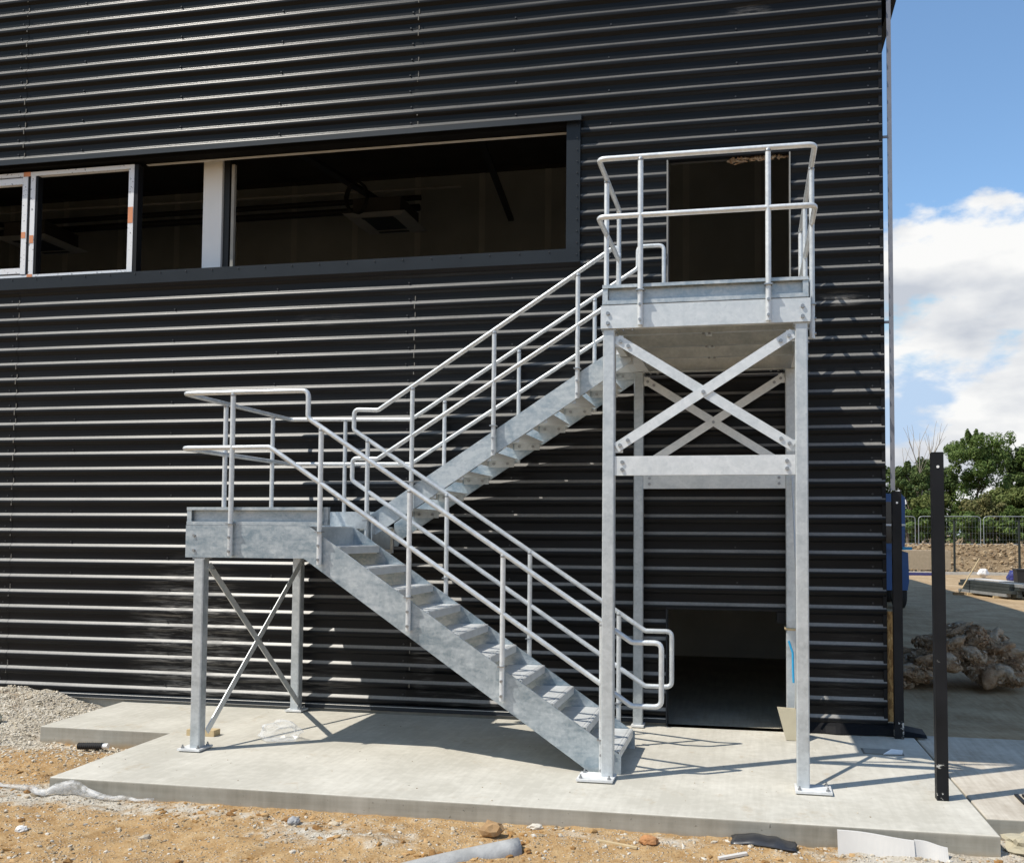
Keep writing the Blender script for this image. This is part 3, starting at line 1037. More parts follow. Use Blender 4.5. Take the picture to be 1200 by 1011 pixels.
# screws
sw = MB()
rs = random.Random(4)
for kx, x in enumerate([-11.2, -9.9, -8.6, -7.13, -6.3, -5.1, -3.9, -2.42, -1.3, -0.32, 0.92, 2.17]):
    for k in range(-16, 36):
        edge = kx in (3, 7, 11)
        if not edge and (k + kx) % 2: continue
        z = ZRIB - k * PITCH + 0.040
        if z > HB - 0.1: continue
        if any(h[0] - 0.03 < x < h[1] + 0.03 and h[2] - 0.03 < z < h[3] + 0.05 for h in HOLES): continue
        xx = x + rs.uniform(-0.015, 0.015)
        sw.cyl((xx, 0.016, z), (xx, 0.004, z), 0.0085, 7)
for i in range(30):
    sw.cyl((-9.6 + i * 0.31, -0.028, wz0 + 0.115), (-9.6 + i * 0.31, -0.038, wz0 + 0.115), 0.007, 6)
for i in range(12):
    sw.cyl((wx1 - 0.03, -0.027, wz0 + 0.08 + i * 0.118), (wx1 - 0.03, -0.037, wz0 + 0.08 + i * 0.118), 0.007, 6)
stuff(sw.build('fixing_screws', SCREWM, BLD))
# vertical lap joints: sealant and dust on the sheet ends
lj = MB()
for xj in (-7.05, -2.34):
    for k in range(-15, 35):
        z = ZRIB - k * PITCH
        if WIN['z0'] - 0.05 < z < WIN['z1'] + 0.05 or z > HB - 0.2: continue
        if rs.random() < 0.75:
            lj.box(xj - 0.006, xj + 0.003, -0.0165, -0.010, z - 0.045 - 0.03 * rs.random(), z - 0.017)
        if rs.random() < 0.6:
            lj.box(xj - 0.006, xj + 0.003, 0.007, 0.0125, z + 0.02, z + 0.05 + 0.03 * rs.random())
stuff(lj.build('lap_sealant', simple('dried_sealant', (0.16, 0.15, 0.13), 0.8), BLD))

# window frames under protective film (left) and their tape
WF = empty('window_frame', (-6.5, 0.03, wz0 + t), 'white film covered window frame with orange tape in the left of the long opening', 'window frame')
fz0, fz1 = wz0 + t + 0.004, wz1 - 0.100
def fr(name, x0, x1, z0, z1, y0=0.040, y1=0.10, mat=FILM):
    return MB().box(x0, x1, y0, y1, z0, z1).build(name, mat, WF)
fr('top_rail', -10.4, -5.735, fz1 - 0.045, fz1)
fr('bottom_rail', -10.4, -5.735, fz0, fz0 + 0.045)
fr('mullion', -5.733, -5.668, fz0, fz1)
fr('mullion', -6.985, -6.925, fz0 + 0.046, fz1 - 0.046)
fr('dark_gasket', -5.667, -5.62, fz0 + 0.001, fz1 - 0.001, 0.045, 0.13, TRIM2)
fr('dark_gasket', -6.924, -6.895, fz0 + 0.047, fz1 - 0.047, 0.046, 0.12, TRIM2)
fr('sash_stile', -7.085, -7.020, fz0 + 0.052, fz1 - 0.052, 0.034, 0.09)
fr('sash_rail', -10.3, -7.087, fz1 - 0.135, fz1 - 0.065, 0.034, 0.09)
fr('sash_rail', -10.3, -7.087, fz0 + 0.062, fz0 + 0.125, 0.034, 0.09)
fr('dark_gasket', -7.018, -6.987, fz0 + 0.047, fz1 - 0.047, 0.042, 0.11, TRIM2)
for (xa, xb, za, zb, yy) in ((-7.08, -6.99, fz1 - 0.05, fz1 + 0.002, 0.038), (-7.00, -6.93, fz0 - 0.0, fz0 + 0.05, 0.038), (-6.98, -6.93, 5.08, 5.17, 0.038),
                         (-7.083, -7.03, 5.14, 5.21, 0.032), (-5.731, -5.67, 5.24, 5.42, 0.038)):
    MB().box(xa, xb, yy - 0.001, yy, za, zb).build('tape_patch', ORANGE, WF)
# painted steel post standing inside the opening
wp = MB().box(-5.005, -4.775, 0.33, 0.55, wz0 + 0.10, wz1 + 0.3).build('steel_post', WHITEP)
tag(wp, 'white primed steel post standing behind the long window opening', 'post')
pp = MB().box(-4.768, -4.700, 0.36, 0.50, wz0 + 0.10, wz1 + 0.3)
pd = pp.build('duct_riser', BLACKPIPE); tag(pd, 'black vertical duct beside the white post in the window opening', 'duct')
pe = MB().box(-4.640, -4.605, 0.30, 0.34, wz0 + 0.10, wz1 - 0.07).build('metal_stud', simple('pale_stud', (0.30, 0.28, 0.24), 0.6)); tag(pe, 'slim pale metal stud right of the black duct in the window', 'stud')

# ---- rooms behind the openings
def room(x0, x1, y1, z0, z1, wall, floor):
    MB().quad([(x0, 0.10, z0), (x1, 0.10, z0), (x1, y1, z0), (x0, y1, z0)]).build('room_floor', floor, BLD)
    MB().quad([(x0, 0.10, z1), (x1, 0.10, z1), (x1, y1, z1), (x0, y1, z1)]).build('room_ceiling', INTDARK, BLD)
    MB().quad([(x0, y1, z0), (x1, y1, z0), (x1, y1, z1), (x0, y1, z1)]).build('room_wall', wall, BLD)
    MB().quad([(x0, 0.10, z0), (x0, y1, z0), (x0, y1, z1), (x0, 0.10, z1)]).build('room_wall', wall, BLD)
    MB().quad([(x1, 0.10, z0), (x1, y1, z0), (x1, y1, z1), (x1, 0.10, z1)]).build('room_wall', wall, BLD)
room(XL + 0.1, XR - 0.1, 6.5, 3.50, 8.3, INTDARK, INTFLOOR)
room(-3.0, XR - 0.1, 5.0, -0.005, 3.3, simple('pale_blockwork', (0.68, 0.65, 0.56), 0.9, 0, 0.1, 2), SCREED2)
bx_ = -14.4
while bx_ < 2.1:
    for z0, z1 in ((3.52, 5.92), (5.93, 8.2)):
        MB().box(bx_, min(bx_ + 1.194, 2.18), 6.44, 6.46, z0, z1).build('plasterboard', PLASTERB, BLD)
    MB().box(bx_ + 1.14, min(bx_ + 1.25, 2.18), 6.432, 6.439, 3.52, 8.2).build('joint_tape', JOINTT, BLD)
    bx_ += 1.2
def cassette(x, y, z, label):
    e = empty('air_conditioner', (x, y, z), label, 'air conditioner', 'ceiling cassettes seen through the window')
    MB().box(x - 0.36, x + 0.36, y - 0.36, y + 0.36, z + 0.03, z + 0.28).build('housing', INTDARK, e)
    a, b = 0.47, 0.24
    mb = MB()
    out = [(-a, -a), (a, -a), (a, a), (-a, a)]; inn = [(-b, -b), (b, -b), (b, b), (-b, b)]
    mid = [(-0.36, -0.36), (0.36, -0.36), (0.36, 0.36), (-0.36, 0.36)]
    for k in range(4):
        q = (k + 1) % 4
        for A, za, B, zb in ((out, z + 0.03, mid, z), (mid, z, inn, z + 0.01)):
            mb.quad([(x + A[k][0], y + A[k][1], za), (x + A[q][0], y + A[q][1], za), (x + B[q][0], y + B[q][1], zb), (x + B[k][0], y + B[k][1], zb)])
    mb.build('fascia', CASSETTE, e)
    MB().box(x - b + 0.002, x + b - 0.002, y - b + 0.002, y + b - 0.002, z + 0.014, z + 0.03).build('grille', BLACKPIPE, e)
    for s_ in (-1, 1):
        MB().box(x - 0.24, x + 0.24, y + s_ * 0.30 - 0.03, y + s_ * 0.30 + 0.03, z - 0.006, z - 0.001).build('louvre', BLACKPIPE, e)
cassette(-4.20, 3.6, 6.34, 'white ceiling cassette right of the white post in the dark room')
cassette(-10.0, 3.6, 6.32, 'white ceiling cassette behind the left film covered window frame')
for (y, z, r, lab) in ((4.2, 6.95, 0.045, 'upper black lagged pipe running along the dark room'), (4.15, 6.78, 0.055, 'lower black lagged pipe running along the dark room')):
    o = MB().tube([(-12, y, z), (-3.9, y, z)], r, 8).build('pipe', BLACKPIPE); tag(o, lab, 'pipe')
o = MB().tube([(-12, 4.6, 7.32), (-3.4, 4.6, 7.25)], 0.022, 6).build('conduit', simple('grey_conduit', (0.35, 0.34, 0.32), 0.5)); tag(o, 'thin pale conduit above the black pipes in the dark room', 'conduit')
o = MB().bar((-4.55, 1.6, 6.62), (-4.5, 4.3, 6.90), 0.12, 0.05, (0, 0, 1)).build('cable_tray', BLACKPIPE); tag(o, 'black cable tray running back towards the ceiling cassette', 'cable tray')
o = MB().bar((-2.3, 2.0, 6.85), (-2.9, 5.8, 7.1), 0.09, 0.05, (0, 0, 1)).build('cable_tray', BLACKPIPE); tag(o, 'short black cable tray right of the ceiling cassette', 'cable tray')
cp = [(-4.42 + 0.16 * math.cos(a), 3.0 + 0.02 * math.sin(3 * a), 6.55 + 0.22 * math.sin(a)) for a in [i * 2 * math.pi / 16 for i in range(48)]]
cp = [(x + 0.0007 * i, y + 0.004 * i / 4, z) for i, (x, y, z) in enumerate(cp)]
o = MB().tube(cp, 0.014, 6).build('cable_coil', BLACKPIPE); tag(o, 'coil of black cable hanging above the ceiling cassette', 'cable')
# torn insulation hanging from the head of the upper doorway
ti = MB()
rs2 = random.Random(9)
for i in range(34):
    x = 0.86 + 0.54 * rs2.random(); ln = 0.015 + 0.05 * rs2.random()
    p = (x, 0.03 + 0.05 * rs2.random(), 5.50)
    ti.tube([p, (x + rs2.uniform(-.03, .03), p[1] - 0.02, 5.50 - ln * 0.6), (x + rs2.uniform(-.05, .05), p[1] - 0.03, 5.50 - ln)], [0.012, 0.014, 0.003], 6)
o = ti.build('insulation_tuft', WOOL); tag(o, 'torn beige insulation hanging from the head of the upper doorway', 'insulation')

# =================================================================== STAIRCASE
ST = empty('steel_staircase', (-1.0, -1.0, 0.0), 'galvanised steel dog-leg staircase with landing, platform and tube handrails beside the black wall', 'staircase')
YF, YI, YN, YB = -1.85, -1.0, -0.93, -0.09       # front stringer, inner stringer, near upper stringer, back
ZL, ZP = 1.885, 3.565                            # landing and platform levels
GO = 0.258
def part(mb, name, mat=None, parent=None):
    return mb.build(name, mat or GALV, parent or ST)
# --- stringers (flat plates)
def beveled_plate(poly, y0, y1, name, mat=GALV_PLATE):
    return part(MB().prism(poly, 'Y', y0, y1), name, mat)
low_poly = [(-3.64, 1.615), (-3.64, ZL), (-2.525, ZL), (0.082, 0.140), (0.082, 0.004), (-0.155, 0.004), (-2.56, 1.615)]
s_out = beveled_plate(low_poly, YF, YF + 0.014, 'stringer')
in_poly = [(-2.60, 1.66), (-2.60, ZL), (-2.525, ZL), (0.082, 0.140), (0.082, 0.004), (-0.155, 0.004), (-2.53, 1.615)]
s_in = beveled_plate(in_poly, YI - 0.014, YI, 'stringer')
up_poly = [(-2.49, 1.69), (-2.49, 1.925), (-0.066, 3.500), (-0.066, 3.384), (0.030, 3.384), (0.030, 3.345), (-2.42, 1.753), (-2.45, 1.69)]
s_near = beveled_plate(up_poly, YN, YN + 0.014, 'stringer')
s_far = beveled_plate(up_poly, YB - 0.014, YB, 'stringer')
# --- treads: folded pans
def tread_mesh(w, name):
    mb = MB()
    hw = w / 2
    d, t_, lip, ups = 0.282, 0.005, 0.062, 0.055
    # section in x (nose at 0, going to -x = up the lower flight), z
    sec = [(0.0, -lip), (0.0, -0.004), (-0.004, 0.0), (-d, 0.0), (-d - t_, 0.0), (-d - t_, -t_), (-t_, -t_), (-t_, -lip)]
    mb.prism(sec, 'Y', -hw, hw)
    mb.box(-0.325, -d - t_ - 0.0003, -hw + 0.028, hw - 0.028, -t_, 0.0)              # back of the pan, notched at both ends
    mb.box(-0.048, -0.036, -hw + 0.004, hw - 0.004, 0.0005, 0.0028)        # anti-slip nosing bars
    mb.box(-0.024, -0.012, -hw + 0.004, hw - 0.004, 0.0005, 0.0028)
    return mb.mesh(name)
def end_plate_mesh(w, s_):
    hw = w / 2
    y0, y1 = (hw - 0.006, hw) if s_ > 0 else (-hw, -hw + 0.006)
    mb = MB().prism([(-0.02, -0.006), (-0.275, -0.006), (-0.275, -0.075), (-0.02, -0.075)], 'Y', y0, y1)
    return mb.mesh('tread_bracket')
def bolt_pair_mesh(w):
    mb = MB()
    hw = w / 2
    for s_ in (-1, 1):
        for x in (-0.07, -0.21):
            mb.hexbolt((x, s_ * (hw - 0.0), -0.040), (0, -s_, 0), 0.014, 0.022)
    return mb.mesh('bolts')
TW = 0.806
TREADM = simple('tread_galvanised', (0.62, 0.63, 0.625), 0.5, 0.3, 0.10, 9)
tm = tread_mesh(TW, 'tread'); tm.materials.append(TREADM)
bm_ = bmesh.new(); bm_.from_mesh(tm); bmesh.ops.recalc_face_normals(bm_, faces=bm_.faces); bm_.to_mesh(tm); bm_.free()
em = end_plate_mesh(TW, -1); em.materials.append(GALV)
em2 = end_plate_mesh(TW, 1); em2.materials.append(GALV)
bo = bolt_pair_mesh(TW); bo.materials.append(BOLT)
def add_tread(x, yc, z, rot):
    t_ = link_copy(tm, 'tread', ST, (x, yc, z), rot)
    for me, nm in ((em, 'tread_bracket'), (em2, 'tread_bracket'), (bo, 'bolts')):
        c = bpy.data.objects.new(nm, me); COL.objects.link(c); c.parent = t_
        if nm == 'bolts': stuff(c)
for i in range(1, 11):
    add_tread(0.068 - GO * (i - 1), (YF + 0.014 + YI - 0.014) / 2, 0.1714 * i, 0.0)
for j in range(1, 10):
    add_tread(0.030 - GO * (10 - j), (YN + 0.014 + YB - 0.014) / 2, ZL + 0.168 * j, math.pi)
# --- half landing
land = MB()
land.box(-3.625, -2.525, YF + 0.016, YB - 0.016, ZL - 0.012, ZL - 0.004)
part(land, 'landing_deck', TREADM)
def channel(a, b, z0, z1, axis, face, depth=0.055, t_=0.008, sgn=1):
    """C-section lying along X or Y; web at `face`, flanges pointing sgn"""
    mb = MB()
    f0 = face; f1 = face + sgn * depth; w1 = face + sgn * t_
    sec = [(f0, z0), (f1, z0), (f1, z0 + t_), (w1, z0 + t_), (w1, z1 - t_), (f1, z1 - t_), (f1, z1), (f0, z1)]
    if axis == 'X': mb.prism(sec, 'X', a, b)
    else: mb.prism([(p, q) for p, q in sec], 'Y', a, b)
    return mb
part(channel(YF + 0.016, YB - 0.004, 1.62, ZL - 0.014, 'Y', -3.638, sgn=1), 'edge_channel')
part(channel(-3.636, -2.50, 1.62, ZL - 0.002, 'X', YB, sgn=-1), 'edge_channel')
part(MB().box(-2.520, -2.508, YF + 0.018, YB - 0.062, 1.66, ZL - 0.013), 'edge_plate')
for yb in (-1.35, -0.75):
    part(MB().box(-3.58, -2.525, yb - 0.03, yb + 0.03, ZL - 0.10, ZL - 0.0135), 'joist')
def toe(axis, a, b, face, z0, sgn):
    """toe board: recessed web between an upper and a lower lip, closed by end plates"""
    mb = MB()
    d = 0.045
    def bx(u0, u1, w0, w1, za, zb):
        w0, w1 = sorted((face + sgn * w0, face + sgn * w1)); u0, u1 = sorted((u0, u1))
        if axis == 'X': mb.box(u0, u1, w0, w1, za, zb)
        else: mb.box(w0, w1, u0, u1, za, zb)
    bx(a + 0.0405, b - 0.0405, d - 0.004, d, z0 + 0.004, z0 + 0.146)            # web
    bx(a, b, 0.0, d + 0.001, z0 + 0.1465, z0 + 0.151)                            # top flange
    bx(a, b, 0.0, 0.005, z0 + 0.126, z0 + 0.1462)                                # top lip
    bx(a, b, 0.0, d + 0.001, z0, z0 + 0.0038)                                    # bottom flange
    bx(a, b, 0.0, 0.005, z0 + 0.004, z0 + 0.030)                                 # bottom lip
    for e, s_ in ((a, 1), (b, -1)):
        bx(e, e + s_ * 0.040, 0.006, 0.012, z0 + 0.004, z0 + 0.146)
        bx(e, e + s_ * 0.004, 0.0125, d, z0 + 0.004, z0 + 0.146)
    return mb
def add_toe(*a):
    return part(toe(*a), 'toe_board', GALV_PLATE)
add_toe('X', -3.635, -2.355, YF - 0.001, ZL + 0.002, 1)
add_toe('Y', YF + 0.048, YB - 0.050, -3.634, ZL + 0.002, 1)
add_toe('X', -3.600, -2.56, YB, ZL + 0.002, -1)
part(MB().box(-2.60, -2.40, YI + 0.004, YI + 0.010, ZL - 0.02, ZL + 0.135), 'toe_plate')
part(MB().box(-2.398, -2.390, YI + 0.002, YN - 0.004, ZL - 0.16, ZL + 0.145), 'toe_plate')
part(MB().box(-2.345, -2.338, YI + 0.003, YN - 0.005, ZL - 0.20, ZL + 0.10), 'toe_plate')
lb = MB()
for xx in (-3.56,):
    for zz_ in (1.675, 1.80):
        lb.hexbolt((xx, YF, zz_), (0, -1, 0))
stuff(part(lb, 'bolts', BOLT))
# --- landing legs and their cross bracing
def column(x, y, z1, w, plate, name='column'):
    c = part(MB().prism([(x - w / 2 + 0.008, y - w / 2), (x + w / 2 - 0.008, y - w / 2), (x + w / 2, y - w / 2 + 0.008), (x + w / 2, y + w / 2 - 0.008),
                         (x + w / 2 - 0.008, y + w / 2), (x - w / 2 + 0.008, y + w / 2), (x - w / 2, y + w / 2 - 0.008), (x - w / 2, y - w / 2 + 0.008)], 'Z', 0.0265, z1), name)
    px0, px1, py0, py1 = plate
    part(MB().box(px0, px1, py0, py1, 0.010, 0.026), 'base_plate', PLATE, c)
    cap = MB().box(x - w / 2 - 0.012, x + w / 2 + 0.012, y - w / 2 + 0.001, y + w / 2 + 0.012, z1, z1 + 0.010)
    part(cap, 'cap_plate', GALV, c)
    g = MB()
    g.box(px0 + 0.012, px1 - 0.02, py0 + 0.015, py1 - 0.015, -0.004, 0.0095)
    part(g, 'grout_bed', CONC_FACE, c)
    b = MB()
    for bx in (px0 + 0.03, px1 - 0.03):
        for by in (py0 + 0.03, py1 - 0.03):
            if abs(bx - x) < w / 2 + 0.012 and abs(by - y) < w / 2 + 0.012: continue
            b.hexbolt((bx, by, 0.026), (0, 0, 1), 0.014, 0.012)
            b.cyl((bx, by, 0.038), (bx, by, 0.055), 0.007, 6)
    if b.v: stuff(part(b, 'bolts', BOLT, c))
    return c
LX = -3.517
legF = column(LX, YF + 0.049, 1.600, 0.09, (-3.64, -3.44, YF - 0.045, YF + 0.155), 'leg')
legB = column(LX, -0.120, 1.600, 0.09, (-3.60, -3.42, -0.20, -0.045), 'leg')
b1 = part(MB().bar((LX + 0.05, YF + 0.085, 1.545), (LX + 0.05, -0.155, 0.085), 0.060, 0.008, (1, 0, 0)), 'brace', GALV_BRIGHT)
b2 = part(MB().bar((LX + 0.062, -0.155, 1.545), (LX + 0.062, YF + 0.085, 0.150), 0.060, 0.008, (1, 0, 0)), 'brace', GALV_BRIGHT)
g = MB()
g.hexbolt((LX + 0.066, -0.955, 0.83), (1, 0, 0)); g.hexbolt((LX + 0.066, YF + 0.11, 1.52), (1, 0, 0)); g.hexbolt((LX + 0.066, -0.18, 1.52), (1, 0, 0))
stuff(part(g, 'bolts', BOLT, b1))
# --- upper platform
X0, X1 = -0.060, 1.490
YPF, YPB = -2.040, -0.060
ZB = 3.390
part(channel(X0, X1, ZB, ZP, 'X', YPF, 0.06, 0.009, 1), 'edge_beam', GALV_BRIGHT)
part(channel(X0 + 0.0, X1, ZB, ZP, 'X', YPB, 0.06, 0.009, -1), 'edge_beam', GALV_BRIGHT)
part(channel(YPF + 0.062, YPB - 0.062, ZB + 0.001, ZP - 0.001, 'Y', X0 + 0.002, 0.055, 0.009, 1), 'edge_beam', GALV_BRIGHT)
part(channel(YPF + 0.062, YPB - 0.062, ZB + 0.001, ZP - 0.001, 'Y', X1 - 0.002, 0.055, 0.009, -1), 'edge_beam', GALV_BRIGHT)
part(MB().box(X0 + 0.012, 0.714, YPF + 0.012, YPB - 0.012, ZP + 0.001, ZP + 0.007), 'deck_plate', TREADM)
part(MB().box(0.717, X1 - 0.012, YPF + 0.012, YPB - 0.012, ZP + 0.001, ZP + 0.007), 'deck_plate', TREADM)
for yj in (-1.58, -1.07, -0.56):
    j = part(channel(X0 + 0.06, X1 - 0.06, 3.44, ZP - 0.001, 'X', yj, 0.05, 0.007, 1), 'joist')
    jb = MB()
    for xo in (0.69, 0.74):
        jb.hexbolt((xo, yj + 0.02, 3.44), (0, 0, -1), 0.012, 0.014)
    stuff(part(jb, 'bolts', BOLT, j))
part(MB().box(0.690, 0.741, YPF + 0.07, YPB - 0.07, ZP - 0.05, ZP - 0.002), 'deck_splice')
pb = MB()
for xx in (X0 + 0.055, X1 - 0.055):
    for zz_ in (3.43, 3.505):
        pb.hexbolt((xx, YPF, zz_), (0, -1, 0), 0.015, 0.014)
for xx in (0.11, 0.18):
    pb.hexbolt((xx, YPF + 0.03, ZB), (0, 0, -1), 0.012, 0.016)
    pb.hexbolt((xx, YPB - 0.03, ZB), (0, 0, -1), 0.012, 0.016)
    pb.hexbolt((1.43 - xx, YPB - 0.03, ZB), (0, 0, -1), 0.012, 0.016)
stuff(part(pb, 'bolts', BOLT))
add_toe('X', X0 + 0.012, X1 - 0.012, YPF - 0.001, ZP + 0.008, 1)
add_toe('Y', YPF + 0.050, YN - 0.01, X0 + 0.004, ZP + 0.008, 1)
add_toe('Y', YPF + 0.050, YPB - 0.036, X1 - 0.004, ZP + 0.008, -1)
part(MB().box(X1 - 0.002, X1 + 0.004, YPF - 0.002, YPF + 0.12, ZB + 0.01, ZP + 0.13), 'corner_plate')
CW = 0.090
XC = 1.4258
cFL = column(0.0, YPF + 0.062, ZB - 0.012, CW, (-0.215, 0.058, YPF - 0.085, YPF + 0.135))
cFR = column(XC, YPF + 0.062, ZB - 0.012, CW, (XC - 0.06, XC + 0.195, YPF - 0.075, YPF + 0.130))
cBL = column(0.0, -0.108, ZB - 0.012, CW, (-0.06, 0.06, -0.19, -0.035))
cBR = column(XC, -0.108, ZB - 0.012, CW, (XC - 0.06, XC + 0.06, -0.19, -0.035))
def bracing(yb, sgn, zt, zlow, zbeam):
    xa, xb = CW / 2 + 0.012, XC - CW / 2 - 0.012
    for (x, z, s_) in ((xa, zt, 1), (xb, zt, -1), (xa, zlow, 1), (xb, zlow, -1)):
        part(MB().box(min(x - s_ * 0.012, x + s_ * 0.05), max(x - s_ * 0.012, x + s_ * 0.05), yb + 0.006, yb + 0.014, z - 0.042, z + 0.042), 'gusset', GALV_BRIGHT)
    br1 = part(MB().bar((xa + 0.002, yb, zt + 0.015), (xb - 0.002, yb, zlow - 0.005), 0.075, 0.010, (0, 1, 0)), 'brace', GALV_BRIGHT)
    br2 = part(MB().bar((xa + 0.002, yb + 0.0105 * -1, zlow - 0.005), (xb - 0.002, yb - 0.0105, zt + 0.015), 0.075, 0.009, (0, 1, 0)), 'brace', GALV_BRIGHT)
    d = Vector((xb - xa, 0, zlow - zt)).normalized()
    q = MB()
    for k, (x, z, dd) in enumerate(((xa, zt + 0.015, d), (xb, zlow - 0.005, -d))):
        for u in (0.035, 0.105):
            q.hexbolt((x + dd.x * u, yb - 0.005, z + dd.z * u), (0, -1, 0), 0.015, 0.012)
    stuff(part(q, 'bolts', BOLT, br1))
    d = Vector((xb - xa, 0, zt - zlow)).normalized()
    q = MB()
    for k, (x, z, dd) in enumerate(((xa, zlow - 0.005, d), (xb, zt + 0.015, -d))):
        for u in (0.035, 0.105):
            q.hexbolt((x + dd.x * u, yb - 0.015, z + dd.z * u), (0, -1, 0), 0.015, 0.012)
    q.hexbolt(((xa + xb) / 2, yb - 0.015, (zt + zlow) / 2), (0, -1, 0), 0.015, 0.012)
    stuff(part(q, 'bolts', BOLT, br2))
    bmn = part(channel(CW / 2 - 0.0015 if False else CW / 2 + 0.001, XC - CW / 2 - 0.001, zbeam, zbeam + 0.145, 'X', yb - 0.012, 0.05, 0.008, 1), 'cross_beam', GALV_BRIGHT)
    q = MB()
    for x in (CW / 2 + 0.06, XC - CW / 2 - 0.06):
        for z in (zbeam + 0.045, zbeam + 0.10):
            q.hexbolt((x, yb - 0.012, z), (0, -1, 0), 0.015, 0.012)
    stuff(part(q, 'bolts', BOLT, bmn))
bracing(YPF + 0.045, 1, 3.300, 2.490, 2.275)
bracing(-0.125, 1, 3.300, 2.490, 2.265)
sb1 = part(MB().bar((XC + 0.012, YPF + 0.11, 0.11), (XC + 0.012, -0.16, 2.36), 0.060, 0.008, (1, 0, 0)), 'brace', GALV_BRIGHT)
sb2 = part(MB().bar((XC + 0.024, YPF + 0.11, 2.36), (XC + 0.024, -0.16, 0.11), 0.060, 0.008, (1, 0, 0)), 'brace', GALV_BRIGHT)
# --- handrails (tube)
RR = 0.0205
YR = YF - 0.028           # outer rail line
YM = (YI + YN) / 2        # inner rail between the flights
YW = YB + 0.016           # wall-side rail
XLr = -3.668
HT, HM = 3.000, 2.535
outer = [(-2.53, YR, 2.772), (0.165, YR, 1.010), (0.392, YR, 1.010), (0.392, YR, 0.530), (0.165, YR, 0.530), (-2.865, YR, HM),
         (XLr, YR, HM), (XLr, YW, HM), (-2.335, YW, HM - 0.01), (-0.02, YW, 3.965), (0.235, YW, 3.965), (0.235, YW, 4.640), (-0.02, YW, 4.640), (-0.02, YW, 4.425),
         (-2.335, YW, HT - 0.02), (XLr, YW, HT), (XLr, YR, HT), (-2.53, YR, HT)]
part(MB().tube(fillet(outer, 0.055, 5, True), RR, 12, True), 'handrail', GALV_RAIL)
inner = [(-2.545, YM, 2.775), (0.165, YM, 1.000), (0.392, YM, 1.000), (0.392, YM, 0.530), (0.165, YM, 0.530), (-2.555, YM, 2.310),
         (-2.555, YM, 2.515), (-2.31, YM, 2.505), (-0.085, YM, 3.90), (-0.078, YM, 4.385), (-2.31, YM, 2.955), (-2.545, YM, 2.965)]
part(MB().tube(fillet(inner, 0.05, 5, True), RR, 12, True), 'handrail', GALV_RAIL)
PT, PM = 4.690, 4.240
yr = YPF - 0.026
plat = [(-0.078, YM - 0.0, PT), (-0.078, yr, PT), (1.528, yr, PT), (1.528, -0.10, PT), (1.528, -0.10, PM), (1.528, yr, PM), (-0.078, yr, PM), (-0.078, YM, PM)]
part(MB().tube(fillet(plat[:5] if False else plat, 0.06, 5, True), RR, 12, True), 'guard_rail', GALV_RAIL)
def post(x, y, z0, z1, foot=0.25, d=(0, -1, 0), name='handrail_post'):
    """tube post with a flattened bolted foot"""
    p = part(MB().tube([(x, y, z0), (x, y, z1)], RR, 12), name, GALV_RAIL)
    q = MB()
    for zz_ in (z0 + 0.04, z0 + 0.155):
        q.hexbolt((x + d[0] * RR * 0.9, y + d[1] * RR * 0.9, zz_), d, 0.012, 0.012)
    q.box(x - 0.030, x + 0.030, y - 0.030, y + 0.030, z0 + 0.262, z0 + 0.272)
    q.tube([(x, y, z1 - 0.034), (x, y, z1 - 0.027), (x, y, z1 - 0.018)], [RR + 0.0005, RR + 0.004, RR + 0.001], 10)
    stuff(part(q, 'bolts', BOLT, p))
    return p
def sl_low(x): return ZL - (x + 2.525) * 0.6693           # top edge of lower stringers
def rail_low(x): return 2.772 - (x + 2.53) * 0.6538
def sl_up(x): return 1.925 + (x + 2.49) * 0.6497
def rail_up(x): return 2.955 + (x + 2.31) * 0.638
post(-3.21, YR, ZL - 0.255, HT)
for x in (-2.41, -1.635, -0.855, -0.065):
    post(x, YR, sl_low(x) - 0.24, rail_low(x))
for x in (-2.405, -1.635, -0.86, -0.065):
    post(x, YM - 0.004, sl_low(x) - 0.13, rail_low(x), d=(0, 1, 0))
for x in (-1.98, -1.21, -0.445):
    post(x, YM + 0.001, sl_up(x) - 0.23, rail_up(x))
    post(x, YW, sl_up(x) - 0.23, rail_up(x) + 0.0, d=(0, 1, 0))
post(-3.05, YW, ZL - 0.2, HT, d=(0, 1, 0))
post(XLr, -1.25, ZL - 0.2, HT, d=(-1, 0, 0))
post(XLr, -0.42, ZL - 0.2, HT, d=(-1, 0, 0))
for x in (0.245, 1.190):
    post(x, yr, ZP - 0.165, PT, name='guard_post')
post(-0.078, -1.66, ZP - 0.165, PT, d=(-1, 0, 0), name='guard_post')
post(-0.078, YM, ZP - 0.165, PT, d=(-1, 0, 0), name='guard_post')
for y in (-1.66, -0.80, -0.16):
    post(1.528, y, ZB - 0.05, PT, d=(1, 0, 0), name='guard_post')
post(0.235, YW, ZP, 3.99, name='guard_post')

# =================================================================== THINGS ROUND THE SLAB
def fence_post(x, y, h, lean, label, w=0.078):
    e = empty('fence_post', (x, y, 0.0), label, 'fence post', 'black steel posts at the right edge of the slab')
    mb = MB().box(-w / 2, w / 2, -w / 2, w / 2, 0.0, h)
    mb.v = [Vector((x + p.x + lean[0] * p.z, y + p.y + lean[1] * p.z, p.z)) for p in mb.v]
    mb.build('shaft', POST, e)
    MB().box(x + lean[0] * h - 0.036, x + lean[0] * h + 0.036, y + lean[1] * h - 0.036, y + lean[1] * h + 0.036, h + 0.0005, h + 0.004).build('cap', POST, e)
    q = MB().cyl((x + lean[0] * h, y - w / 2 - 0.003, h - 0.10), (x + lean[0] * h, y - w / 2 + 0.0015, h - 0.10), 0.010, 10)
    q.build('bolt_hole', WHITEP, e)
fence_post(2.365, -2.02, 2.42, (-0.004, 0.0), 'nearer black steel post with chipped paint at the slab edge')
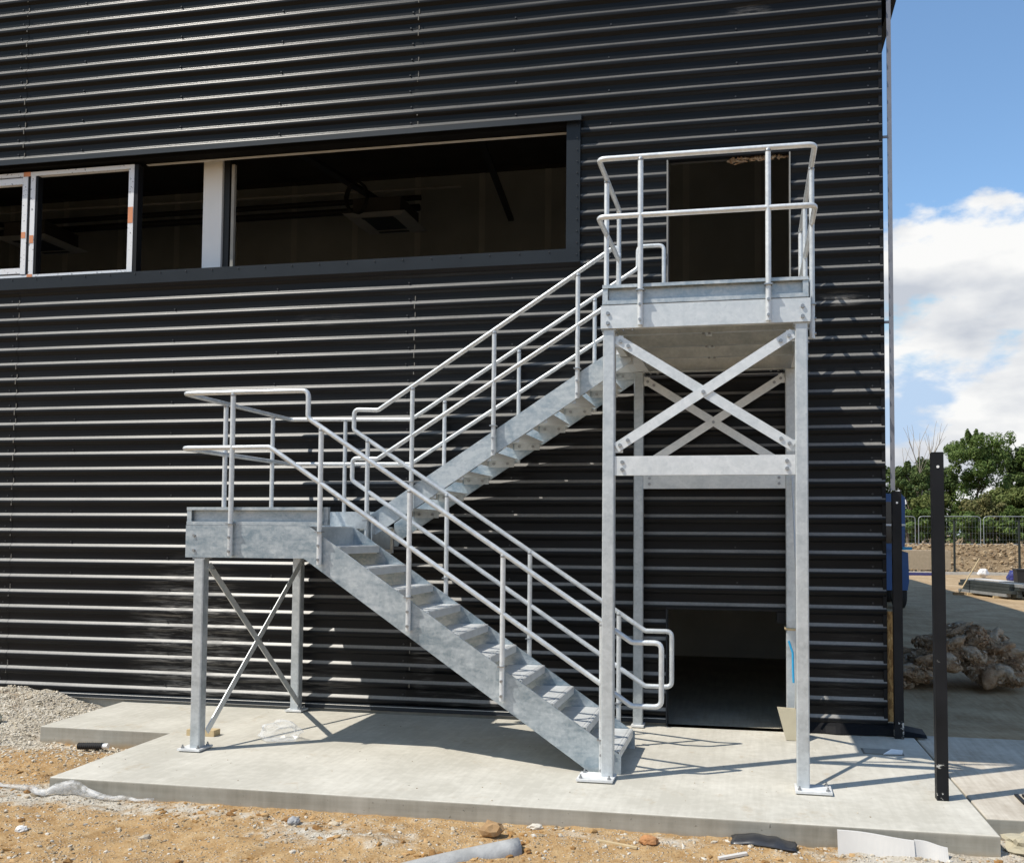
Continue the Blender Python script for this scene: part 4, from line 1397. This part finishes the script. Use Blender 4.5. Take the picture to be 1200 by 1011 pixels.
fence_post(2.375, -0.10, 2.23, (-0.002, 0.0), 'farther black steel post standing at the corner of the building')
sb = empty('corner_bar', (2.360, 0.03, 2.25), 'thin grey upright bar held off the right corner of the building', 'bar')
MB().box(2.340, 2.380, 0.02, 0.034, 2.25, HB + 0.2 - 0.25).build('bar', STRIPM, sb)
for zz_ in (3.83, 5.60):
    MB().box(XR + 0.004, 2.339, 0.022, 0.032, zz_ - 0.012, zz_ + 0.012).build('bracket', STRIPM, sb)
# damp proof membrane lapping out at the wall foot
mbm = MB()
nx_, pts_ = 26, []
for i in range(nx_ + 1):
    x = 1.47 + (2.62 - 1.47) * i / nx_
    w_ = 0.015 * math.sin(x * 9) + 0.01 * math.sin(x * 23)
    lastz = max(0.0, 1 - max(0, x - 2.33) * 2.6)
    pts_.append([(x, 0.0 if x < XR else 0.0 + (x - XR) * 0.5, 0.10 * lastz + 0.012), (x, -0.035 + w_ * 0.3, 0.055 * lastz + 0.012), (x, -0.075 + w_, 0.010)])
for i in range(nx_):
    for k in range(2):
        mbm.quad([pts_[i][k], pts_[i + 1][k], pts_[i + 1][k + 1], pts_[i][k + 1]], True)
        mbm.quad([tuple(Vector(q) - Vector((0, 0, 0.004))) for q in (pts_[i][k + 1], pts_[i + 1][k + 1], pts_[i + 1][k], pts_[i][k])], True)
o = mbm.build('membrane', MEMBRANE, fix=False); tag(o, 'black damp proof membrane lapping onto the slab at the wall corner', 'membrane')
# recessed drain cover in the slab
dc = empty('drain_cover', (2.15, -0.66, 0.0), 'grey recessed drain cover set in the slab near the right corner', 'drain cover')
MB().box(1.985, 2.315, -0.775, -0.575, 0.0008, 0.003).build('frame', simple('cover_dirt', (0.16, 0.15, 0.13), 0.9), dc)
MB().box(2.0, 2.30, -0.76, -0.59, 0.0035, 0.006).build('lid', simple('cover_lid', (0.30, 0.29, 0.26), 0.9), dc)
o = MB().quad([(2.14, -0.80, 0.012), (2.30, -0.76, 0.009), (2.32, -0.66, 0.020), (2.22, -0.70, 0.035)]).quad([(2.22, -0.70, 0.031), (2.32, -0.66, 0.016), (2.30, -0.76, 0.005), (2.14, -0.80, 0.008)]).build('paper_scrap', WHITEP, fix=False)
tag(o, 'white paper scrap lying on the drain cover', 'paper')
# foam board offcut leaning by the rear right column
of = MB()
of.prism([(1.365, 0.005), (1.56, -0.0 + 0.003), (1.505, 0.255), (1.49, 0.268), (1.29, 0.275)], 'Y', -0.42, -0.38)
for v_ in of.v:
    v_.y += (v_.z) * 0.30
o = of.build('board_offcut', FOAM); tag(o, 'beige foam board offcut leaning by the rear right column', 'board')
o = MB().tube(fillet([(1.400, -0.20, 0.86), (1.436, -0.20, 0.75), (1.438, -0.20, 0.60), (1.442, -0.20, 0.48)], 0.03, 3), 0.011, 6).build('strap', CYANP); tag(o, 'blue strap hanging between the two right columns', 'strap')
o = MB().tube([(1.372, -0.158, 0.965), (1.475, -0.158, 0.96), (1.475, -0.055, 0.965), (1.372, -0.055, 0.97)], 0.012, 6, True).build('rope_tie', WOODM); tag(o, 'tan rope tied round the rear right column', 'rope')
# wood block behind the landing leg
o = MB().box(-3.93, -3.66, -1.34, -1.24, 0.001, 0.055).build('wood_block', WOODM); tag(o, 'small raw timber block on the slab behind the landing leg', 'wood block')
# crumpled clear bag
def crumple(name, c, size, mat, seed, label, cat, sub=3, amt=0.5, flat=0.0):
    bm = bmesh.new()
    bmesh.ops.create_icosphere(bm, subdivisions=sub, radius=1.0)
    for v in bm.verts:
        d = v.co.normalized()
        n_ = 0.6 * noise.noise(d * 1.7 + Vector((seed, 0, 0))) + 0.5 * abs(noise.noise(d * 3.6 + Vector((0, seed, 0)))) + 0.3 * abs(noise.noise(d * 8 + Vector((0, 0, seed))))
        v.co = d * (1 + amt * n_)
        v.co.x *= size[0]; v.co.y *= size[1]; v.co.z *= size[2]
    zmin = min(v.co.z for v in bm.verts) * (1 - flat)
    for v in bm.verts:
        v.co.z = max(v.co.z, zmin) - zmin
    me = bpy.data.meshes.new(name); bm.to_mesh(me); bm.free()
    me.materials.append(mat)
    me.polygons.foreach_set('use_smooth', [sub > 3] * len(me.polygons))
    o = bpy.data.objects.new(name, me); COL.objects.link(o)
    o.location = c
    return tag(o, label, cat)
crumple('plastic_bag', (-3.03, -1.33, 0.002), (0.17, 0.10, 0.085), POLY, 3.3, 'crumpled clear plastic bag lying on the slab', 'plastic bag', 3, 0.7, 0.3)
# black ribbed tube with a silver end
tb = empty('ribbed_tube', (-4.80, -1.45, -0.09), 'short black ribbed tube with pale end lying in the slab notch', 'tube')
pth = []; rad = []
for i in range(37):
    u = i / 36
    pth.append((-4.93 + 0.23 * u, -1.45 + 0.02 * u, -0.115 + 0.005 * u)); rad.append(0.026 + (0.007 if i % 3 == 0 else 0))
MB().tube(pth, rad, 10).build('corrugated_sleeve', TYRE, tb)
MB().tube([(-4.699, -1.43, -0.110), (-4.65, -1.426, -0.108)], 0.024, 10).build('connector', WHITEP, tb)
# polythene strip at the slab's left corner
def strip(name, rows, mat, label, cat, th=0.004):
    mb = MB()
    n_ = len(rows); k_ = len(rows[0])
    for r_ in rows:
        mb.v += [Vector(p) for p in r_]
    for i in range(n_ - 1):
        for k in range(k_ - 1):
            mb.f.append((i * k_ + k, i * k_ + k + 1, (i + 1) * k_ + k + 1, (i + 1) * k_ + k)); mb.sm.append(True)
    o = mb.build(name, mat, fix=False)
    md = o.modifiers.new('thickness', 'SOLIDIFY'); md.thickness = th
    return tag(o, label, cat)
rows = []
for i in range(31):
    u = i / 30
    x = -5.25 + 2.05 * u
    y = -2.50 - 0.30 * min(1, u * 1.9)
    bulge = 0.075 * math.exp(-((u - 0.66) / 0.10) ** 2)
    wv = 0.012 * math.sin(u * 31) + 0.008 * math.sin(u * 67)
    hz = earth_height(x, y) + 0.012
    w_ = (0.022 + 0.012 * math.sin(u * 17)) * (1 - 0.6 * smooth(0.75, 1.0, u))
    rows.append([(x, y - w_ + wv, hz), (x, y - w_ * 0.4, hz + 0.012 + bulge * 0.55 + wv), (x + 0.01, y + wv * 0.4, hz + 0.016 + bulge + wv * 0.6), (x, y + 0.006, hz + 0.01 + bulge * 0.9)])
strip('polythene_strip', rows, POLYW, 'white polythene strip trailing over the earth at the left slab corner', 'polythene')
# white foam sheet leaning on the slab edge, black sheet, gutter piece, card, stones
ws = empty('foam_sheet', (1.95, -2.82, -0.17), 'white foam packing sheet leaning against the slab front at the right', 'foam sheet')
def lean_sheet(x0, x1, y0, zb, zt, th, nm, sag=0.01):
    mb = MB()
    n_ = 14
    for i in range(n_ + 1):
        u = i / n_
        x = x0 + (x1 - x0) * u
        s_ = sag * math.sin(u * 5)
        za, zb_ = zt - 0.03 * u + 0.3 * s_, zb
        for p in ((x, y0 - 0.10 + s_, zb_), (x, y0 - 0.035 + s_, za), (x, y0 - 0.035 + th + s_, za + 0.002), (x, y0 - 0.10 + th + s_, zb_)):
            mb.v.append(Vector(p))
    for i in range(n_):
        for k in range(4):
            q = (k + 1) % 4
            mb.f.append((i * 4 + k, (i + 1) * 4 + k, (i + 1) * 4 + q, i * 4 + q)); mb.sm.append(False)
    mb.f.append((0, 1, 2, 3)); mb.sm.append(False)
    k = n_ * 4; mb.f.append((k + 3, k + 2, k + 1, k)); mb.sm.append(False)
    return mb.build(nm, WHITESHEET, ws)
lean_sheet(1.585, 2.04, -2.80, -0.17, -0.004, 0.012, 'sheet')
lean_sheet(2.042, 2.235, -2.80, -0.18, -0.034, 0.010, 'sheet')
rows = []
for i in range(15):
    u = i / 14
    x = 0.93 + 0.40 * u; y = -2.89 - 0.03 * u
    h_ = 0.024 * math.sin(math.pi * min(1, u * 1.05)) ** 0.6 + 0.006 * math.sin(u * 20)
    z_ = earth_height(x, y) + 0.01
    rows.append([(x, y - 0.06, z_), (x, y - 0.015, z_ + h_ * 0.7), (x + 0.01, y + 0.04, z_ + h_), (x, y + 0.10, z_ + h_ * 0.7)])
strip('polythene_scrap', rows, BLACKSHEET, 'black polythene scrap lying against the slab front below the right column', 'polythene', 0.006)
gp = []
for i in range(13):
    u = i / 12
    gp.append((-1.25 + 0.89 * u, -3.98 + 0.75 * u + 0.04 * math.sin(u * 3.14), -0.190 + 0.055 * u))
gm = MB()
for i, p in enumerate(gp):
    for k in range(11):
        a = math.pi * (k / 10 * 1.1 - 0.05)
        gm.v.append(Vector((p[0] + 0.035 * math.cos(a), p[1] - 0.07 * math.cos(a), p[2] + 0.075 * math.sin(a))))
for i in range(12):
    for k in range(10):
        gm.f.append((i * 11 + k, i * 11 + k + 1, (i + 1) * 11 + k + 1, (i + 1) * 11 + k)); gm.sm.append(True)
o = gm.build('gutter_offcut', GREYPL, fix=False)
md = o.modifiers.new('thickness', 'SOLIDIFY'); md.thickness = 0.008
tag(o, 'curved grey plastic gutter offcut lying upside down in the foreground', 'gutter')
crumple('cardboard_scrap', (-0.585, -3.05, earth_height(-0.585, -3.05) - 0.01), (0.062, 0.045, 0.045), CARD, 5.1, 'crumpled brown card scrap beside the gutter offcut', 'cardboard', 2, 0.8)
for (nm, x, y, s_, sd, lab) in (('stone', -1.96, -3.07, (0.055, 0.045, 0.04), 1.2, 'grey jagged stone alone on the earth left of the gutter offcut'),
                                ('stone', -1.72, -2.97, (0.055, 0.035, 0.018), 2.9, 'flat cream stone on the earth close to the slab front'),
                                ('stone', -0.34, -2.87, (0.06, 0.035, 0.028), 7.7, 'pale stone against the slab front by the tar stain'),
                                ('stone', -3.62, -3.55, (0.05, 0.04, 0.03), 9.4, 'white rounded stone at the lower left of the earth'),
                                ('stone', -6.25, -1.0, (0.10, 0.08, 0.075), 6.6, 'large yellowish stone in the rubble bank by the wall'),
                                ('stone', 0.42, -2.98, (0.075, 0.05, 0.04), 4.4, 'reddish clay lump on the earth below the left column')):
    mt = STONE if 'clay' not in lab else SPOIL
    crumple(nm, (x, y, earth_height(x, y) - 0.012), tuple(q * 0.72 for q in s_), simple('stone_' + str(sd), {1.2: (0.33, 0.33, 0.33), 2.9: (0.58, 0.48, 0.34), 7.7: (0.55, 0.50, 0.42), 9.4: (0.72, 0.70, 0.66), 6.6: (0.56, 0.53, 0.40), 4.4: (0.42, 0.20, 0.08)}[sd], 0.9, 0, 0.2, 20, 0.4), sd, lab, 'stone', 3, 0.45)
o = MB().bar((0.10, -3.02, earth_height(0.10, -3.02) + 0.008), (0.36, -3.09, earth_height(0.36, -3.09) + 0.010), 0.022, 0.012, (0, 0, 1)).build('wood_splinter', WOODM); tag(o, 'thin pale wood splinter on the earth below the left column', 'wood splinter')
o = MB().bar((0.86, -3.13, earth_height(0.86, -3.13) + 0.008), (1.03, -3.07, earth_height(1.03, -3.07) + 0.012), 0.030, 0.014, (0, 0, 1)).build('plastic_offcut', WHITESHEET); tag(o, 'short white plastic offcut on the earth left of the white sheet', 'plastic')
gt = MB()
for i in range(5):
    gt.box(2.90 + i * 0.05, 2.925 + i * 0.05, -2.0, -1.78, -0.010, 0.004)
o = gt.build('gully_grate', TRIM2); tag(o, 'small dark slotted gully grate in the path at the right edge', 'grate')
for (x, y, s_, sd, lab) in ((2.78, -2.62, (0.16, 0.11, 0.07), 3.1, 'torn tan card and plaster scrap beyond the slab corner'),):
    crumple('packaging_scrap', (x, y, -0.18), s_, FOAM, sd, lab, 'packaging', 3, 0.8)

# =================================================================== YARD
def wool_heap():
    e = empty('insulation_heap', (3.7, 4.0, -0.15), 'heap of torn brown mineral wool lying on the shaded yard', 'insulation')
    bm = bmesh.new()
    rnd = random.Random(23)
    cs = []
    for k in range(105):
        cx = 2.95 + 1.50 * rnd.random(); cy = 3.95 + rnd.uniform(-0.42, 0.5)
        t_ = max(0.0, 1 - abs((cx - 3.78) / 0.86) ** 2.4) * max(0.0, 1 - abs((cy - 4.0) / 0.62) ** 2)
        cz = -0.12 + t_ * 0.72 * rnd.uniform(0.35, 1.0)
        L_, W_, H_ = rnd.uniform(0.12, 0.27), rnd.uniform(0.10, 0.18), rnd.uniform(0.06, 0.11)
        cs.append(((cx, cy, cz), (L_ * 0.95, W_ * 1.1, H_ * 1.15)))
        mtx = Matrix.Translation((cx, cy, cz)) @ Matrix.Rotation(rnd.random() * 6.28, 4, 'Z') @ Matrix.Rotation(rnd.uniform(-0.6, 0.6), 4, 'X') @ Matrix.Rotation(rnd.uniform(-0.6, 0.6), 4, 'Y')
        g_ = bmesh.ops.create_icosphere(bm, subdivisions=3, radius=1.0)
        o_ = Vector((k * 1.7, k * 0.3, 0))
        for v in g_['verts']:
            d = v.co.normalized()
            f_ = 1 + 0.35 * noise.noise(d * 1.6 + o_) + 0.22 * abs(noise.noise(d * 4.5 + o_)) + 0.12 * noise.noise(d * 11 + o_)
            q = mtx @ Vector((d.x * L_ * f_, d.y * W_ * f_, d.z * H_ * f_))
            q.z = max(q.z, -0.149)
            v.co = q
    me = bpy.data.meshes.new('batts'); bm.to_mesh(me); bm.free()
    me.materials.append(WOOL)
    me.polygons.foreach_set('use_smooth', [True] * len(me.polygons))
    o = bpy.data.objects.new('batts', me); COL.objects.link(o)
    o.parent = e
    o.location = -Vector((3.7, 4.0, -0.15))
    stuff(o)
    fb = MB()
    leaf_cloud(fb, cs, 30000, 0.030, rnd, surf=True)
    for v in fb.v: v.z = max(v.z, -0.146)
    stuff(fb.build('loose_fibres', WOOL, e, fix=False))
wool_heap()
# blue site machine, mostly hidden behind the corner
BX, BY = 4.30, 16.4
bv = empty('telehandler', (BX, BY, -0.15), 'blue site vehicle parked behind the building corner', 'vehicle')
MB().prism([(BX - 0.9, 0.35), (BX + 0.86, 0.35), (BX + 0.90, 0.60), (BX + 0.88, 1.35), (BX + 0.66, 1.42), (BX - 0.9, 1.42)], 'Y', BY + 0.1, BY + 3.6).build('body', BLUEP, bv)
cb = MB().prism([(BX - 0.5, 1.42), (BX + 0.78, 1.42), (BX + 0.80, 2.80), (BX + 0.70, 2.92), (BX - 0.45, 2.92)], 'Y', BY, BY + 1.6).build('cab', BLUEP, bv)
MB().box(BX - 0.38, BX + 0.52, BY - 0.02, BY - 0.004, 1.6, 2.7).build('rear_window', GLASSD, bv)
MB().box(BX - 0.5, BX + 0.80, BY - 0.03, BY - 0.002, 2.06, 2.11).build('grab_rail', WHITEP, bv)
MB().box(BX + 0.72, BX + 0.96, BY - 0.02, BY + 0.18, 1.425, 1.50).build('beacon_tray', CYANP, bv)
for sx in (-0.62, 0.70):
    for yy in (BY + 0.55, BY + 2.9):
        w = MB().tube([(BX + sx - 0.16, yy, 0.27), (BX + sx - 0.13, yy, 0.27), (BX + sx + 0.13, yy, 0.27), (BX + sx + 0.16, yy, 0.27)], [0.36, 0.42, 0.42, 0.36], 20).build('wheel', TYRE, bv)
        MB().tube([(BX + sx - 0.17, yy, 0.27), (BX + sx + 0.17, yy, 0.27)], 0.2, 14).build('hub', WHITEP, w)
# stack of steel sections, broom, bags and bin
sk = empty('steel_stack', (8.7, 22.6, -0.15), 'stack of dark steel sections lying on timber bearers in the yard', 'steel stack')
rnd = random.Random(31)
D = Vector((0.30, -0.95, 0)).normalized(); N_ = Vector((0.95, 0.30, 0)).normalized()
for lay in range(4):
    for k in range(5):
        c = Vector((8.85, 22.4, 0)) + N_ * (k - 2) * 0.17 + D * rnd.uniform(-0.2, 0.2)
        L_ = 1.35 + 0.3 * rnd.random()
        zc = -0.03 + lay * 0.105
        MB().bar(tuple(c - D * L_ + Vector((0, 0, zc))), tuple(c + D * L_ + Vector((0, 0, zc))), 0.155, 0.095, (0, 0, 1)).build('section', STEELD if (lay * 5 + k) % 4 else FENCEG, sk)
for u in (-0.8, 0.7):
    c = Vector((8.85, 22.4, -0.115)) + D * u
    MB().bar(tuple(c - N_ * 0.55), tuple(c + N_ * 0.55), 0.08, 0.068, (0, 0, 1)).build('bearer', WOODM, sk)
o = MB().bar(tuple(Vector((8.85, 22.5, 0.36)) - D * 1.2), tuple(Vector((8.85, 22.5, 0.36)) + D * 0.6), 0.5, 0.03, (0, 0, 1)).build('sheet', WHITESHEET, sk)
br = empty('broom', (7.85, 22.9, -0.15), 'wooden broom leaning against the stack of steel sections', 'broom')
MB().tube([(7.80, 22.9, -0.10), (8.55, 23.3, 1.05)], 0.022, 8).build('handle', WOODM, br)
MB().box(7.62, 7.96, 22.84, 22.96, -0.148, -0.06).build('head', CARD, br)
crumple('rubble_sack', (11.55, 35.5, -0.16), (0.22, 0.2, 0.20), WHITEBAG, 2.2, 'white plastic sack standing beyond the steel stack', 'sack', 3, 0.4)
crumple('plastic_sack', (11.25, 29.6, -0.16), (0.20, 0.2, 0.26), BLUEBAG, 8.2, 'blue plastic sack beside the black bin at the right edge', 'sack', 3, 0.4)
bn = empty('bin', (10.62, 25.9, -0.15), 'black plastic bin at the far right edge of the yard', 'bin')
MB().prism([(10.38, -0.15), (10.86, -0.15), (10.90, 0.58), (10.34, 0.58)], 'Y', 25.65, 26.15).build('body', BINM, bn)
MB().box(10.32, 10.92, 25.63, 26.17, 0.581, 0.63).build('rim', BINM, bn)
o = MB().box(8.6, 10.2, 37.3, 37.5, -0.145, -0.02).build('blue_tarpaulin', BLUEBAG); tag(o, 'low blue tarpaulin roll lying along the far kerb', 'tarpaulin')
o = MB().box(8.7, 11.2, 40.6, 41.8, 0.0, 1.0).build('timber_hoarding', simple('pale_ply', (0.40, 0.32, 0.22), 0.9)); tag(o, 'pale timber hoarding on the bank behind the near post', 'hoarding')
# slender posts of a mesh fence along the far kerb
for i, (px, lab) in enumerate(((11.0, 'thin dark fence post on the far kerb right of the near black post'), (14.0, 'thin dark fence post on the far kerb at the right edge'))):
    e = empty('mesh_fence_post', (px, 38.75, -0.02), lab, 'fence post', 'thin posts along the far kerb')
    MB().box(px - 0.045, px + 0.045, 38.70, 38.80, -0.02, 2.5).build('shaft', FENCED, e)
    MB().box(px - 0.055, px + 0.055, 38.69, 38.81, 2.501, 2.53).build('cap', FENCED, e)
# temporary fence panels on the bank
FY = 55.0
def fence_panel(x0, x1, label, yo=0.0):
    y = FY + yo
    z0, z1 = 1.10, 3.03
    e = empty('temporary_fence', ((x0 + x1) / 2, y, z0), label, 'fence panel', 'temporary fence panels on the bank')
    r = 0.024
    MB().tube(fillet([(x0, y, z0), (x0, y, z1), (x1, y, z1), (x1, y, z0)], 0.25, 4), r, 8).build('frame', FENCEG, e)
    MB().tube([(x0, y, z0 + 0.1), (x1, y, z0 + 0.1)], 0.025, 6).build('bottom_rail', FENCEG, e)
    w = MB()
    x = x0 + 0.18
    while x < x1:
        w.bar((x, y, z0), (x, y, z1), 0.005, 0.005, (0, 1, 0)); x += 0.20
    z = z0 + 0.4
    while z < z1:
        w.bar((x0, y, z), (x1, y, z), 0.005, 0.005, (0, 1, 0)); z += 0.42
    stuff(w.build('wire_mesh', FENCEG, e))
    MB().box(x0 - 0.25, x0 + 0.25, y - 0.35, y + 0.35, z0 - 0.1, z0 + 0.08).build('foot_block', KERB, e)
fence_panel(10.4, 12.0, 'temporary fence panel left of the near black post', 0.4)
fence_panel(12.15, 16.05, 'temporary fence panel behind the near black post')
fence_panel(16.2, 21.2, 'temporary fence panel at the right edge of the picture', -0.2)

# =================================================================== TREES
def branch(mb, p, d, ln, r, depth, rnd, ends, up=0.25):
    n_ = 4
    pts = [p.copy()]; rr = [r]
    q = p.copy(); dd = d.copy()
    for k in range(n_):
        dd = (dd + Vector((rnd.uniform(-.16, .16), rnd.uniform(-.16, .16), rnd.uniform(-.05, .12)))).normalized()
        q = q + dd * (ln / n_)
        pts.append(q.copy()); rr.append(r * (1 - 0.55 * (k + 1) / n_))
    mb.tube(pts, rr, 6 if depth > 1 else 4)
    ends.append(q.copy())
    if depth > 0:
        for k in range(3 if depth > 1 else 3):
            t_ = pts[rnd.randrange(2, n_ + 1)]
            nd = (dd + Vector((rnd.uniform(-.9, .9), rnd.uniform(-.9, .9), rnd.uniform(-.1, .7) + up))).normalized()
            branch(mb, t_, nd, ln * 0.62, r * 0.45, depth - 1, rnd, ends, up)
def tree(x, y, z, h, w, kind, label, seed, leaves=2600, name='tree', leaf=0.20, trunk=True, cone=0.0):
    rnd = random.Random(seed)
    e = empty(name, (x, y, z), label, 'tree' if name.endswith('tree') else 'shrub', 'trees and shrubs behind the fence')
    ends = []
    tb_ = MB()
    branch(tb_, Vector((x, y, z)), Vector((rnd.uniform(-.08, .08), 0, 1)), h * 0.55, 0.05 + h * 0.014, 2, rnd, ends)
    tb_.build('trunk', BARK, e, fix=False)
    cs = []
    n_ = 42 if name.endswith('tree') else 22
    for k in range(n_):
        t_ = rnd.random() ** 0.85
        zz_ = z + h * (0.16 + 0.80 * t_)
        taper = math.sin(math.pi * min(1, 0.22 + 0.78 * (1 - t_) ** (0.75 + cone))) ** 0.7
        a = rnd.random() * 6.28
        rad = w * 0.5 * taper * rnd.random() ** 0.5
        r_ = w * (0.07 + 0.11 * rnd.random()) * (0.6 + 0.5 * taper)
        cs.append(((x + rad * math.cos(a), y + rad * math.sin(a) * 0.8, zz_), (r_, r_, r_ * rnd.uniform(0.55, 0.95))))
    for q in ends[: 14]:
        if q.z > z + h * 0.3:
            cs.append(((q.x, q.y, q.z), (w * 0.09, w * 0.09, w * 0.12)))
    for k in range(14):
        a = rnd.random() * 6.28; q_ = rnd.random()
        cs.append(((x + w * 0.36 * math.cos(a) * q_, y + w * .3 * math.sin(a) * q_, z + h * (1.0 - 0.16 * q_ + rnd.uniform(-0.05, 0.03))), (w * 0.03, w * 0.03, h * 0.055)))
    lm = MB()
    leaf_cloud(lm, cs, int(leaves * 3.2), leaf * 0.60, rnd)
    lm.build('crown', LEAF[kind], e, fix=False)
T = tree
T(17.6, 64, 1.0, 8.5, 5.2, 'green', 'tall rounded green tree right of the near black post', 1, 7000, leaf=0.17)
T(14.9, 66, 1.0, 6.4, 3.8, 'dark', 'dark green tree immediately left of the near black post', 2, 4000)
T(12.6, 62, 1.0, 5.9, 3.4, 'dark', 'dark tree behind the upright bar at the building corner', 3, 4000)
T(23.6, 66, 1.0, 8.0, 4.6, 'green', 'green tree at the right edge of the picture with a ragged top', 4, 5500, leaf=0.17)
T(21.3, 67, 1.0, 6.6, 3.8, 'dark', 'lower dark green tree between the two taller right trees', 5, 4500)
T(19.3, 60, 1.0, 4.0, 3.6, 'olive', 'olive green bushy tree in front of the tall rounded tree', 6, 4000)
T(21.6, 59.5, 1.0, 4.4, 3.4, 'olive', 'yellowish olive tree under the right hand trees', 7, 4000)
T(17.1, 58.8, 1.0, 3.3, 3.0, 'brown', 'brownish shrub below the tall rounded tree', 8, 3000, 'shrub')
T(14.2, 59.5, 1.0, 3.6, 2.8, 'olive', 'olive shrub behind the fence left of the near post', 9, 3000, 'shrub')
T(12.7, 58.5, 1.0, 2.6, 2.4, 'green', 'low green shrub behind the leftmost fence panel', 10, 2500, 'shrub')
T(18.9, 57.3, 1.0, 2.6, 2.8, 'green', 'bright green shrub behind the fence right of the near post', 11, 2500, 'shrub')
T(21.2, 57.4, 1.0, 2.8, 2.8, 'dark', 'dark green shrub behind the right fence panel', 12, 2500, 'shrub')
T(16.0, 57.2, 1.0, 2.2, 2.6, 'green', 'low green shrub directly behind the near black post', 13, 2500, 'shrub')
T(25.5, 62, 1.0, 6.0, 4.0, 'olive', 'olive tree cut off by the right edge', 14, 3500)
T(28.0, 70, 1.0, 8.0, 5.0, 'green', 'green tree standing beyond the right edge group', 15, 3500)
T(10.5, 64, 1.0, 6.6, 4.0, 'dark', 'dark tree mostly hidden by the building corner', 16, 3500)
# bare tree
bt = empty('bare_tree', (13.6, 61.5, 1.0), 'pale leafless tree rising left of the near black post', 'tree', 'trees and shrubs behind the fence')
rnd = random.Random(77); ends = []
bm_t = MB()
branch(bm_t, Vector((13.6, 61.5, 1.0)), Vector((-0.02, 0, 1)), 4.6, 0.12, 0, rnd, ends)
for k in range(7):
    q = Vector((13.6, 61.5, 1.0)) + Vector((-0.1 + 0.03 * k, 0, 3.2 + 0.35 * k))
    branch(bm_t, q, Vector((rnd.uniform(-.55, .55), rnd.uniform(-.4, .4), 1)).normalized(), 2.6 + rnd.random() * 1.2, 0.05, 1, rnd, ends, 0.5)
bm_t.build('trunk', DEADWOOD, bt, fix=False)
# hedge line closing the view low down behind the trees
hd = MB(); rnd = random.Random(90)
cs = [((-20 + i * 1.3, 74 + rnd.uniform(-2, 2), 1.2 + rnd.uniform(0, 2.0)), (1.3, 1.2, 1.7)) for i in range(90)]
leaf_cloud(hd, cs, 30000, 0.30, rnd)
o = hd.build('hedge', LEAF['dark'], fix=False)
tag(o, 'dark mass of undergrowth far behind the trees', 'undergrowth', None, 'stuff')
